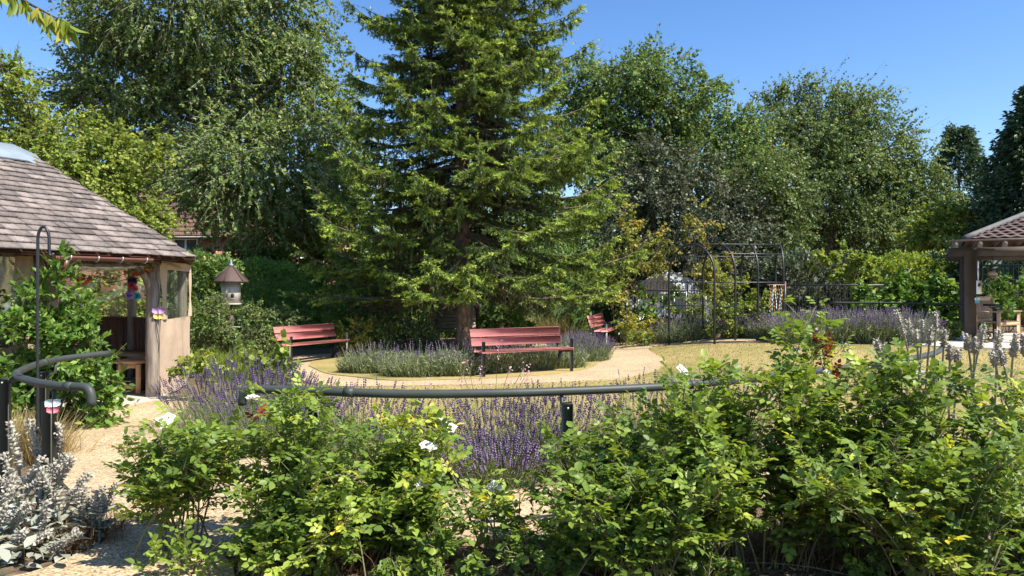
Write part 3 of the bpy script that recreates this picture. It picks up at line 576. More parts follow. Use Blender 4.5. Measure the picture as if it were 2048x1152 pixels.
# ------------------------------------------------------------------ handrails
def handrail(name,label,pts,posts,end0=None,end1=None,rad=0.0275,z=0.95,pw=(0.066,0.066),top_gap=0.075,base=None,group='metal handrails'):
    P=spline(np.array(pts,float),6); t=thing(name,label,'handrail',(P[len(P)//2][0],P[len(P)//2][1],gz(*P[len(P)//2][:2])),0,group)
    if end0 is not None: P=np.concatenate([bez(*end0,8)[:-1],P]) if len(end0)==3 else P
    if end1 is not None: P=np.concatenate([P,bez(*end1,8)[1:]])
    g=Geo(); g.tube(P,rad,12); rl=g.build('rail',MT['rail'],t,smooth=True)
    for f in(.22,.55,.8):
        i=int(f*(len(P)-2)); d=nrm(P[i+1]-P[i]); g=Geo(); g.tube([P[i]-d*.03,P[i]+d*.03],rad*1.1,12); g.build('joint_sleeve',MT['rail'],rl,smooth=True)
    for (x,y,rz,ox,oy,ht) in posts:
        zb=gz(x,y); g=Geo(); g.box((x,y,zb+ht/2),(pw[0],pw[1],ht),rz,bev=.005); po=g.build('post',MT['rail'],t)
        k=np.argmin(np.linalg.norm(P[:,:2]-np.array([x+ox,y+oy]),axis=1)); q=P[k]
        g=Geo(); g.tube([(x,y,zb+ht-0.03),(x+0.4*(q[0]-x),y+0.4*(q[1]-y),zb+ht-0.03),(q[0],q[1],zb+ht-0.01),(q[0],q[1],q[2]-0.02)],0.012,7); g.build('bracket',MT['rail'],po)
        g=Geo(); g.lathe((x-0.0,y-pw[1]/2-0.004,zb+ht-0.03),[(0.006,-.006),(0.006,.006)],8); g.build('bolt',MT['alu'],po)
    return t
zr=0.965
pts=[(x,y,zr+0.012*(i<2)) for i,(x,y) in enumerate(rail_w)]
e=np.array(pts[0]); handrail('handrail','long grey green handrail curving in front of the lavender behind the roses',pts,
  [(0.345,4.60,0.1,0.0,.05,0.90),(2.25,5.66,0.5,0,.05,.90),(-1.2,4.50,0.0,0,.05,.88),(4.2,7.35,.8,0,.05,.9)],end0=(e+[-0.10,0.02,-0.10],e+[-0.10,0.01,0.0],e))
pts=[(-2.80,4.84,zr),(-3.05,4.93,zr),(-3.40,5.20,zr),(-3.72,5.55,zr),(-3.92,5.95,zr),(-4.08,6.4,zr),(-4.16,6.9,zr),(-4.05,7.45,zr)]
e=np.array(pts[0]); handrail('handrail','grey green handrail bending round the bed left of the path',pts,
  [(-3.04,4.86,0.05,0.02,.08,.87),(-3.85,5.62,.3,0.05,0,.93),(-4.24,6.7,.1,0.1,0,.86)],end0=(e+[0.06,-0.02,-0.12],e+[0.07,-0.02,0.0],e))
pts=[(*at(1660,609,19.2)[:2],0.42+.85),(*at(1760,609,18.8)[:2],.42+.85),(*at(1850,609,18.2)[:2],.42+.84),(*at(1920,609,17.6)[:2],.42+.84),(*at(1992,608,16.6)[:2],.42+.84)]
e=np.array(pts[-1]); handrail('handrail','thin grey handrail behind the far lavender ending by the timber shelter',pts,
  [(*at(1681,620,19.1)[:2],0,0,.02,.80),(*at(1717,620,18.9)[:2],0,0,.02,.80),(*at(1820,620,18.4)[:2],0,0,.02,.80),(*at(1989,620,16.7)[:2],0,0,.02,.80)],end1=(e,e+[0.10,-0.05,0],e+[0.10,-0.05,-.10]),rad=0.026,pw=(.06,.06))
butterfly('butterfly_plaque','faded blue and pink metal butterfly on the near handrail post',np.array([-2.955,4.76,0.85]),0.085,(MT['pale_blue'],MT['pinkred']),(0.5,-0.86),spread=0.2)
# shepherd's crook
def crook():
    b=np.array([-3.335,5.2,0.0]); t=thing('plant_hanger','tall black shepherds crook hanger standing in the woolly plants','plant hanger',b)
    g=Geo(); P=[b+[0,0,z] for z in np.linspace(-0.05,1.95,8)]+[b+[0.04*(1-math.cos(a))*1.0,0,1.95+0.095*math.sin(a)*1.0] for a in np.linspace(0.2,math.pi,10)]+[b+[.08,0,1.90],b+[.083,0,1.85],b+[.10,0,1.835],b+[.11,0,1.86]]
    g.tube(P,0.0105,8); g.build('pole',MT['black'],t,smooth=True); g=Geo(); g.tube([b+[-.1,0,-.03],b+[-.1,0,.1],b+[.1,0,.1],b+[.1,0,-.03]],0.008,6); g.build('ground_prong',MT['black'],t)
    g=Geo(); g.lathe(b+[0,0,.62],[(0.015,-.02),(0.017,0),(0.015,.02)],8); g.build('collar',MT['black'],t)
crook()

# ------------------------------------------------------------------ red benches
def make_bench(n_back=2, L=1.95):
    t=thing('park_bench','bench','bench',(0,0,0),0,'red slatted benches on the ring path')
    # local: length along x, faces -y; origin on the ground under the front edge centre
    for k,yy in enumerate((0.085,0.275)):
        g=Geo(); g.box((0,yy,0.445+0.004*k),(L,0.175,0.04),0,bev=.007,rx=-0.05); g.build('seat_plank',MT['bench_red'],t,local=True)
    hh=0.33/n_back
    for k in range(n_back):
        zc=0.525+hh*(k+0.5); g=Geo(); g.box((0,0.43+0.30*(zc-.5),zc),(L,0.035,hh-0.012),0,bev=.006,rx=-0.29); g.build('back_plank',MT['bench_red'],t,local=True)
    for s in(-1,1):
        x=s*(L/2-0.06)
        g=Geo(); g.box((x+s*0.03,0.03,0.32),(0.05,0.05,0.64),0,bev=.004); g.build('front_leg',MT['black'],t,local=True)
        g=Geo(); g.bar((x,0.36,0.41),(x,0.50,0.0),0.045,0.05); g.build('rear_leg',MT['black'],t,local=True)
        g=Geo(); g.bar((x,0.04,0.405),(x,0.42,0.395),0.045,0.045); P=[(x,0.38,0.40),(x,0.43,0.42),(x,0.465,0.50),(x,0.56,0.82)]
        for a,b in zip(P[:-1],P[1:]): g.bar(a,b,0.045,0.04)
        g.build('side_frame',MT['black'],t,local=True)
    return t
def place(o,px,py,px2,py2,dz=0.03):
    a=np.array(gp(px,py)); b=np.array(gp(px2,py2)); c=(a+b)/2; o.location=(c[0],c[1],gz(*c)+dz); o.rotation_euler=(0,0,math.atan2((b-a)[1],(b-a)[0]))
b1=make_bench(2); place(b1,966,759,1147,747); b1['label']='nearest and largest red bench with two back planks, in front of the lavender'
b2=copy_tree(b1); b2['label']='red bench in dappled shade before the clipped dark hedge'; b2.location=(-4.42,17.2,gz(-4.42,17.2)+.03); b2.rotation_euler=(0,0,R_(62))
b3=make_bench(3); b3['label']='red bench seen nearly end on, right of the big spruce'; b3.location=(2.78,20.1,gz(2.78,20.1)+.03); b3.rotation_euler=(0,0,R_(72))
# ------------------------------------------------------------------ rose tunnel of four black hoops
def rose_tunnel():
    near=[(1429,17.5),(1470.5,17.6),(1516,17.75),(1567,17.9)]; farx=[(1338,18.8),(1405.7,18.9),(1482,19.0),(1551,19.05)]
    N=[at(x,600,y)[:2] for x,y in near]; Fr=[at(x,600,y)[:2] for x,y in farx]
    zt=2.72; t=thing('rose_tunnel','black metal tunnel of four hoops over the climbing roses','arch',(N[1][0],N[1][1],gz(*N[1])))
    for a,b in zip(N,Fr):
        za,zb=gz(*a)-0.05,gz(*b)-0.05; zs=1.98; c=(a+b)/2; h=(b-a)/2
        P=[(*a,z) for z in np.linspace(za,zs,5)]+[(*(c-h*math.cos(u)),zs+(zt-zs)*math.sin(u)) for u in np.linspace(0.15,math.pi-0.15,14)]+[(*b,z) for z in np.linspace(zs,zb,5)]
        g=Geo()
        # flat bar with rounded edges: two tubes joined
        g.tube(P,0.027,8); g.build('hoop',MT['black'],t,smooth=True)
    def along(L,z,w_): 
        g=Geo(); g.tube([(*p,z) for p in L],w_,6); g.build('cross_bar',MT['black'],t)
    top=[(a+b)/2 for a,b in zip(N,Fr)]; along(top,2.735,0.012)
    along([a+(b-a)*0.10 for a,b in zip(N,Fr)],2.47,0.016); along([a+(b-a)*0.90 for a,b in zip(N,Fr)],2.45,0.014)
    along([a for a in N],1.78,0.015); along([b for b in Fr],1.80,0.016); along([b for b in Fr],1.20,0.015); along([a for a in N[2:]],1.20,0.014)
    # gate leaf at the front left
    g=Geo(); a,b=N[0],N[1]; 
    for z in(1.21,): g.tube([(*a,z),(*b,z)],0.016,6)
    g.build('cross_bar',MT['black'],t)
    return N,Fr
TN,TF=rose_tunnel()
def ribbons():
    p=at(1556,570,17.7); t=thing('ribbon_mobile','wooden rod with pale and orange ribbons hanging from the last hoop','decoration',p); r=np.random.default_rng(3)
    g=Geo(); g.tube([p+[-.26,0,0.01],p+[.14,0,0]],0.012,6); g.build('rod',MT['cork'],t)
    g=Geo(); g.lathe(p+[.15,0,-.025],[(0.0,0),(.03,.02),(.0,.05)],8); g.build('red_knob',MT['red'],t)
    for k in range(9):
        x=-0.2+k*0.037; g=Geo(); L=r.uniform(.55,.95); P=[p+np.array([x+0.02*math.sin(5*s+k),0.02*math.cos(4*s+k),-L*s]) for s in np.linspace(0,1,9)]
        for a,b in zip(P[:-1],P[1:]): g.bar(a,b,0.013,0.003)
        g.build('ribbon',MT[['cork','amber','pale_blue','amber','white'][k%5]],t)
ribbons()
# ------------------------------------------------------------------ fences
def fence(name,label,A,B,z0,ht,gap,hoop=False,post_every=2.4,group='black metal fences'):
    A=np.array(A);B=np.array(B); L=np.linalg.norm(B-A); d=(B-A)/L; c=(A+B)/2; t=thing(name,label,'fence',(c[0],c[1],z0),0,group)
    n=int(L/gap); g=Geo(); s=np.arange(n+1)*gap; P=A+s[:,None]*d
    P0=np.column_stack([P,np.full(n+1,z0)]); P1=np.column_stack([P,np.full(n+1,z0+ht)]); g.segs(P0,P1,0.011,0.011)
    if hoop:
        for k in range(0,n-1,2): g.tube([(*(P[k]+d*gap*(1-math.cos(u))/1.0*1.0),z0+ht+0.11*math.sin(u)) for u in np.linspace(0,math.pi,6)],0.011,4,cap=False)
    g.build('bar_panel',MT['black'],t)
    for zz in(z0+0.12,z0+ht-0.10 if not hoop else z0+ht-0.18): 
        g=Geo(); g.bar((*A,zz),(*B,zz),0.012,0.045); g.build('rail',MT['black'],t)
    for q in np.arange(0,L+0.1,post_every): p=A+q*d; g=Geo(); g.box((p[0],p[1],z0+ht/2),(.06,.06,ht+0.02)); g.build('post',MT['black'],t)
fence('hoop_fence','black hoop topped fence in front of the greenhouse',at(1225,600,22.5)[:2],at(1470,600,23)[:2],0.42,1.35,0.10,True)
fence('railing_fence','tall black railing before the shaded hedge right of the tunnel',at(1570,600,22.8)[:2],at(1910,600,23.2)[:2],0.40,1.45,0.11)
fence('railing_fence','black railing behind the wooden armchair under the timber shelter',at(1955,600,22.0)[:2],at(2200,600,21)[:2],0.42,2.0,0.13)
# ------------------------------------------------------------------ greenhouse
def greenhouse():
    Y=27.0; a=at(1312,546,Y); w_=1.25; z0=0.4; ze=1.35; L=2.6
    gx=np.array([0.80,0.60]); # ridge direction going back to the right
    gs=np.array([0.86,-0.51]) # gable side direction
    r0=a[:2]; r1=r0+np.array([0.95,0.25])*1.0; zr_=a[2]
    t=thing('greenhouse','small aluminium greenhouse with pale glass roof behind the fence','greenhouse',(*r0,z0))
    A=np.array([*r0,zr_]); B=np.array([*r1,zr_]); dn=np.array([1.05,-0.25]); Cc=np.array([*(r1+dn),ze+0.15]); D=np.array([*(r0+dn),ze+0.15])
    E=np.array([*(r0+np.array([-1.05,0.15])),ze+.1]); E2=np.array([*(r1+np.array([-1.05,0.15])),ze+.1])
    def pane(pts,name): 
        n=np.cross(pts[1]-pts[0],pts[2]-pts[0]); n=n/np.linalg.norm(n)*0.008; g=Geo(); V=[p+n for p in pts]+[p-n for p in pts]; k=len(pts)
        g.poly(V,[tuple(range(k)),tuple(range(2*k-1,k-1,-1))]+[(i,(i+1)%k,k+(i+1)%k,k+i) for i in range(k)]); return g.build(name,MT['glass'],t)
    pane([A,D,Cc,B],'roof_pane'); pane([A,B,E2,E],'roof_pane')
    dz=lambda p:np.array([p[0],p[1],z0]); pane([A,E,dz(E),dz(D),D],'gable_pane'); pane([D,dz(D),dz(Cc),Cc],'side_pane'); pane([B,Cc,dz(Cc),dz(E2),E2],'gable_pane')
    g=Geo()
    for s in np.linspace(0,1,5): g.bar(A+(B-A)*s+[0,0,.02],D+(Cc-D)*s+[0,0,.02],.022,.022); g.bar(A+(B-A)*s+[0,0,.02],E+(E2-E)*s+[0,0,.02],.022,.022)
    for p,q in((A,B),(D,Cc),(E,E2),(D,dz(D)),(Cc,dz(Cc)),(E,dz(E)),(E,D),(A,(dz(E)+dz(D))/2)): g.bar(p,q,.035,.035)
    for s in np.linspace(0.2,.8,4): g.bar(E+(D-E)*s,dz(E)+(dz(D)-dz(E))*s,.03,.03); g.bar(D+(Cc-D)*s,dz(D)+(dz(Cc)-dz(D))*s,.03,.03)
    g.build('frame',MT['alu'],t)
greenhouse()
# ------------------------------------------------------------------ timber shelter on the right
def shelter():
    Y=16.6; p=at(1940,600,Y); z0=gz(p[0],p[1]); t=thing('garden_shelter','brown timber shelter with tiled hip roof at the right edge','shelter',(p[0]+1.8,p[1]+1.5,z0))
    dx=np.array([0.87,-0.493]); dy=np.array([0.493,0.87]); P=lambda u,v:p[:2]+dx*u+dy*v; zb=2.29
    for u,v in((0,0),(1.75,0),(0,3.0),(1.75,3.0)): q=P(u,v); g=Geo(); g.box((q[0],q[1],(z0+zb)/2+.1),(.23,.23,zb-z0+.2),-.515,bev=.01); g.build('post',MT['pergola'],t)
    for v in(0,3.0): a,b=P(-.42,v),P(1.95,v); g=Geo(); g.bar((*a,zb+.16),(*b,zb+.16),.10,.19); g.build('beam',MT['pergola'],t)
    for u in(0,1.75): a,b=P(u,.06),P(u,2.94); g=Geo(); g.bar((*a,zb+.15),(*b,zb+.15),.10,.17); g.build('beam',MT['pergola'],t)
    for k,u in enumerate(np.arange(-0.28,1.9,0.46)):
        a,b=P(u,-.34),P(u,3.34); g=Geo(); g.bar((*a,zb+.325),(*b,zb+.325),.09,.13); g.build('rafter',MT['pergola_pale'],t)
    a,b=P(-.42,-.30),P(1.95,-.30); g=Geo(); g.bar((*a,zb+.41),(*b,zb+.41),.12,.035); g.build('eave_batten',MT['pergola_pale'],t)
    # hip roof of rounded tiles, unseen right end shortened to let sun reach the bench
    ze=zb+.42; zt=ze+.62; ap=P(1.20,1.54); cs=[P(-.08,-.20),P(1.9,-.20),P(1.9,3.28),P(-.08,3.28)]; r=np.random.default_rng(8); g=Geo()
    for k in range(4):
        a=np.array([*cs[k],ze]); b=np.array([*cs[(k+1)%4],ze]); tp=np.array([*ap,zt]); L=np.linalg.norm(b-a); u=(b-a)/L; xa=np.dot(tp-a,u); hv=(tp-a)-u*xa; H=np.linalg.norm(hv); hv/=H; nn=np.cross(u,hv)
        g.add([a-nn*.02,b-nn*.02,tp-nn*.02],[(0,1,2)],.3); rows=9
        for q in range(rows):
            v0=q*H/rows; v1=v0+1.12*H/rows; l0=xa*v0/H; r0_=L-(L-xa)*v0/H; s=l0+.03
            while s<r0_-.05:
                wd=0.215; e=min(s+wd,r0_-.02); rr=r.random(); V=[]; m=7
                for vv,lf in((v0,.04),(min(v1,H),.012)):
                    for c in np.linspace(0,1,m): V.append(a+u*(s+(e-s)*c)+hv*vv+nn*(lf+0.028*(0.5+0.5*math.sin(2*math.pi*c))))
                F=[(c,c+1,m+c+1,m+c) for c in range(m-1)]; V+= [x-nn*.015 for x in V[:m]]; F+=[(2*m+c,2*m+c+1,c+1,c) for c in range(m-1)]; g.add(V,F,rr); s+=wd
    rf=g.build('roof',MT['tile'],t)
    for k in range(4): a=np.array([*cs[k],ze+.05]); b=np.array([*ap,zt+.06]); g=Geo(); g.tube([a+(b-a)*s for s in np.linspace(-.02,1,8)],.075,8); g.build('hip_ridge',MT['ridge_grey'],rf)
    return p,P,z0,zb
shp,SP,shz,szb=shelter()
def hang_bell():
    q=SP(0.42,-0.05); top=szb+.06; t=thing('bell_feeder','rounded hanging bell shaped bird feeder under the shelter beam','bird feeder',(q[0],q[1],1.90)); c=np.array([q[0],q[1],1.92])
    g=Geo(); g.lathe(c,[(0.0,.10),(.05,.095),(.09,.06),(.10,.01),(.09,0.0)][::-1],12); g.build('upper_shell',MT['cork'],t,smooth=True)
    g=Geo(); g.lathe(c,[(.08,-.055),(.095,-.02),(.098,-.004)],12); g.build('lower_shell',MT['gutter'],t,smooth=True); g=Geo(); g.tube([c+[0,0,.09],(c[0],c[1],top)],.006,5); g.build('chain',MT['black'],t)
hang_bell()
def post_sign():
    q=shp[:2]+np.array([.085,-.18]); t=thing('post_sign','small white thermometer board hanging on the dark shelter post','sign',(q[0],q[1],1.55)); c=np.array([q[0],q[1],1.66])
    g=Geo(); g.box(c,(.105,.018,.30),-.17,bev=.004); g.build('board',MT['white'],t); g=Geo(); g.lathe(c+[0,-.012,.045],[(.022,-.035),(.03,0),(.022,.035)],8); g.build('dial',MT['black'],t)
    g=Geo(); g.tube([c+[0,0,.15],c+[0.0,0.02,.42]],.005,5); g.build('cord',MT['twig'],t)
    butterfly('butterfly_ornament','pale green butterfly ornament on the dark shelter post',np.array([q[0]-.06,q[1]-.01,1.36]),.13,(MT['pale_blue'],MT['teal']),(0.1,-1))
post_sign()
def armchair():
    Y=16.5; c=at(2018,600,Y); z0=.42+.036; t=thing('wooden_bench','pale teak slatted bench standing under the timber shelter','bench',(c[0],c[1],z0),R_(38))
    L=1.25; m=MT['teak']
    for s in(-1,1):
        g=Geo(); g.box((s*(L/2-.03),0,.32),(.065,.065,.64),bev=.006); g.build('front_leg',m,t,local=True)
        g=Geo(); P=[(s*(L/2-.03),.50,0),(s*(L/2-.03),.44,.42),(s*(L/2-.03),.56,.95)]
        for a,b in zip(P[:-1],P[1:]): g.bar(a,b,.06,.065)
        g.build('rear_leg',m,t,local=True); g=Geo(); g.box((s*(L/2-.03),.22,.665),(.075,.56,.03),bev=.006); g.build('armrest',m,t,local=True)
    g=Geo(); 
    for k in range(5): g.box((0,.02+k*.10,.43),(L-.07,.085,.022),bev=.004)
    g.box((0,-.01,.385),(L-.1,.025,.07)); g.build('seat',m,t,local=True)
    g=Geo(); n=13
    for k in range(n): x=(k-(n-1)/2)*(L-.2)/(n-1); g.bar((x,.45,.47),(x,.555,.9),.045,.014)
    g.build('backrest_slats',m,t,local=True); g=Geo(); g.bar((-L/2+.02,.565,.945),(L/2-.02,.565,.945),.035,.10); g.build('top_rail',m,t,local=True)
    g=Geo(); g.bar((-L/2+.05,.445,.46),(L/2-.05,.445,.46),.03,.06); g.build('lower_rail',m,t,local=True)
armchair()
# row of small white plant labels
for k in range(5):
    c=at(1634+k*9.3,632,20.8); z0=gz(c[0],c[1]); g=Geo(); g.box((c[0],c[1],c[2]),(.115,.012,.13),0,bev=.004); g.box((c[0],c[1]+.01,(c[2]+z0)/2),(.02,.01,c[2]-z0)); tag(g.build('plant_label',MT['grey_wood']),'small pale plant label in the row before the black railing','plant label','row of plant labels')
# ------------------------------------------------------------------ dovecote
def dovecote():
    Y=17.0; c=at(462,600,Y); c[2]=1.42; t=thing('dovecote','white hexagonal dovecote with brown roof standing before the dark hedge','dovecote',(c[0],c[1],gz(c[0],c[1])))
    g=Geo(); g.lathe(c,[(.215,-.12),(.215,.36)],6,ph=math.pi/6); bd=g.build('body',MT['dove_white'],t)
    g=Geo(); g.lathe(c,[(.40,.36),(.385,.39),(.22,.56),(.05,.72),(.03,.73)],6,ph=math.pi/6)
    for k in range(6): an=k*math.pi/3+math.pi/6; g.tube([c+[.40*math.cos(an),.40*math.sin(an),.385],c+[.225*math.cos(an),.225*math.sin(an),.57],c+[.04*math.cos(an),.04*math.sin(an),.73]],.012,5)
    rf=g.build('roof',MT['dove_roof'],t); g=Geo(); g.lathe(c+[0,0,.72],[(.05,0),(.055,.05),(.025,.07),(.035,.10),(.02,.14),(.0,.17)],8); g.build('finial',MT['lead'],rf)
    for k in(4,):
        an=k*math.pi/3+math.pi/6+math.pi/6; d=np.array([math.cos(an),math.sin(an),0]); sd=np.array([-d[1],d[0],0]); q=c+d*.189; V=[q+sd*x+np.array([0,0,z]) for x,z in [(-.035,0),(.035,0)]+[(.035*math.cos(u),.07+.035*math.sin(u)) for u in np.linspace(0,math.pi,7)]]
        n=len(V); W=[v+d*.004 for v in V]; g=Geo(); g.poly(V+W,[tuple(range(n-1,-1,-1)),tuple(range(n,2*n))]+[(i,(i+1)%n,n+(i+1)%n,n+i) for i in range(n)]); h=g.build('entrance',MT['hole_shade'],bd)  # flat plate, its near-black colour stands in for the shade inside the hole
        g=Geo(); g.bar(q+d*.02-sd*.04+[0,0,-.012],q+d*.02+sd*.04+[0,0,-.012],.04,.012); g.build('ledge',MT['dove_white'],bd)
    g=Geo(); g.lathe(c,[(.216,.255),(.245,.27),(.245,.30),(.216,.315)],6,ph=math.pi/6); g.build('cornice',MT['grey_wood'],bd)
    g=Geo(); g.lathe(c+[0,0,-.16],[(.25,0),(.255,.035)],6,ph=math.pi/6); g.build('platform',MT['dove_white'],t)
    g=Geo(); g.box((c[0],c[1],.6),(.1,.1,1.3)); g.build('post',MT['pergola'],t)
    o=Geo(); q=at(470,654,16.6); o.box(q,(.26,.2,.022),bev=.004); o.box((q[0],q[1],q[2]/2),(.05,.05,q[2]-.03)); tag(o.build('bird_table',MT['white']),'small white bird table low among the shrubs under the dovecote','bird table')
dovecote()
# ------------------------------------------------------------------ arbour with swing seat behind the spruce trunk
def arbour():
    Y=21.4; c=at(910,690,Y); z0=gz(c[0],c[1]); t=thing('arbour','weathered timber arbour shelter standing behind the spruce trunk','arbour',(c[0],c[1],z0))
    w_=1.30; h=1.42+.1
    for s in(-1,1):
        for yy in(0,.75): g=Geo(); g.box((c[0]+s*w_/2,c[1]+yy,z0+.78),(.075,.075,1.56)); g.build('post',MT['gutter'] if s>0 else MT['grey_wood'],t)
        g=Geo()
        for k in range(4): g.box((c[0]+s*w_/2,c[1]+.1+k*.17,z0+.95),(.02,.035,1.0))
        g.build('side_trellis',MT['grey_wood'],t)
    g=Geo()
    for k in range(10): g.box((c[0]-w_/2+.09+k*.125,c[1]+.76,z0+1.02),(.112,.02,.98))
    g.build('back_boards',MT['grey_wood'],t)
    g=Geo(); 
    for x in(-.36,0.0,.36): g.box((c[0]+x,c[1]+.735,z0+1.27),(.27,.02,.32))
    g.build('pale_panel',MT['dove_white'],t)
    A=z0+1.54; g=Geo(); 
    for s in(-1,1): g.bar((c[0],c[1]+.35,A+.42),(c[0]+s*.86,c[1]+.35,A-.02),1.05,.03)
    g.build('roof',MT['dove_roof'],t)
    b=thing('swing_seat','pale slatted garden seat inside the timber arbour','bench',(c[0],c[1]+.25,z0)); g=Geo()
    for k in range(5): g.box((c[0],c[1]+.08+k*.1,z0+.44),(w_-.16,.085,.022))
    g.build('seat',MT['dove_white'],b); g=Geo()
    for k in range(5): g.box((c[0],c[1]+.58+k*.025,z0+.52+k*.105),(w_-.16,.02,.088),rx=-.2)
    g.build('backrest',MT['dove_white'],b)
    for s in(-1,1): 
        g=Geo(); g.box((c[0]+s*(w_/2-.14),c[1]+.12,z0+.22),(.05,.05,.42)); g.build('leg',MT['grey_wood'],b)
        g=Geo(); g.box((c[0]+s*(w_/2-.14),c[1]+.52,z0+.22),(.05,.05,.42)); g.build('leg',MT['grey_wood'],b)
    butterfly('butterfly_ornament','tiny pale blue butterfly ornament on the arbour post',np.array([c[0]+w_/2-.03,c[1]-.06,z0+1.18]),.1,(MT['pale_blue'],MT['skyblue']),(0,-1))
arbour()
# ------------------------------------------------------------------ houses beyond the trees
def house(label,x0,x1,Y,dep,ze,zr_,windows,ridge_inset=2.2):
    t=thing('brick_house',label,'house',((x0+x1)/2,Y+dep/2,0)); g=Geo(); g.box(((x0+x1)/2,Y+dep/2,ze/2),(x1-x0,dep,ze)); wl=g.build('wall',MT['brick'],t)
    a=[np.array(p,float) for p in((x0-.4,Y-.4,ze-.05),(x1+.4,Y-.4,ze-.05),(x1+.4,Y+dep+.4,ze-.05),(x0-.4,Y+dep+.4,ze-.05))]; r0=np.array([x0+ridge_inset,Y+dep/2,zr_]); r1=np.array([x1-ridge_inset,Y+dep/2,zr_]); r=np.random.default_rng(1); g=Geo()
    for (p,q,tq,tp) in((a[0],a[1],r1,r0),(a[1],a[2],r1,r1),(a[2],a[3],r0,r1),(a[3],a[0],r0,r0)):
        n=np.cross(q-p,(tp+tq)/2-p); n/=np.linalg.norm(n); rows=int(np.linalg.norm((tp+tq)/2-(p+q)/2)/.3)
        for k in range(rows):
            s0,s1=k/rows,(k+1.15)/rows; L=p+(tp-p)*s0; Rr=q+(tq-q)*s0; L1=p+(tp-p)*min(1,s1); R1=q+(tq-q)*min(1,s1); m=max(2,int(np.linalg.norm(Rr-L)/.27))
            for c in range(m):
                u0,u1=c/m,(c+.97)/m; g.add([L+(Rr-L)*u0+n*.05,L+(Rr-L)*u1+n*.05,L1+(R1-L1)*u1+n*.01,L1+(R1-L1)*u0+n*.01,L+(Rr-L)*u0-n*.01,L+(Rr-L)*u1-n*.01],[(0,1,2,3),(4,5,1,0)],r.random())
        g.add([p-n*.03,q-n*.03,tq-n*.03,tp-n*.03] if np.linalg.norm(tq-tp)>.01 else [p-n*.03,q-n*.03,tq-n*.03],[(0,1,2,3)] if np.linalg.norm(tq-tp)>.01 else [(0,1,2)],.3)
    g.build('roof',MT['house_tile'],t); g=Geo(); g.bar((x0-.4,Y-.45,ze-.12),(x1+.4,Y-.45,ze-.12),.1,.12); g.build('gutter',MT['black'],t)
    for (wx,wz,ww,wh) in windows:
        g=Geo(); 
        for c,d in(((wx,Y-.03,wz+wh/2),(ww,.07,.09)),((wx,Y-.03,wz-wh/2),(ww,.07,.09))): g.box(c,d)
        for k in range(3): g.box((wx-ww/2+.04+k*(ww-.08)/2,Y-.025,wz),(.08,.06,wh-.092))
        f=g.build('window',MT['white'],t); g=Geo(); g.box((wx,Y-.004,wz),(ww-.1,.02,wh-.1)); g.build('pane',MT['window_glass'],f)
q=at(372,490,34)
house('brick house with brown tiled roof and white window behind the birch',-25.0,-13.6,34,8,4.1,8.1,[(q[0],3.45,1.15,1.0),(-19.5,3.3,1.4,1.0)])
q=at(520,380,44); house('second tiled roof house between the birch and the spruce',-16.5,-10.6,44,7,5.2,7.9,[(-13,4.0,1.2,1.0)],ridge_inset=1.8)
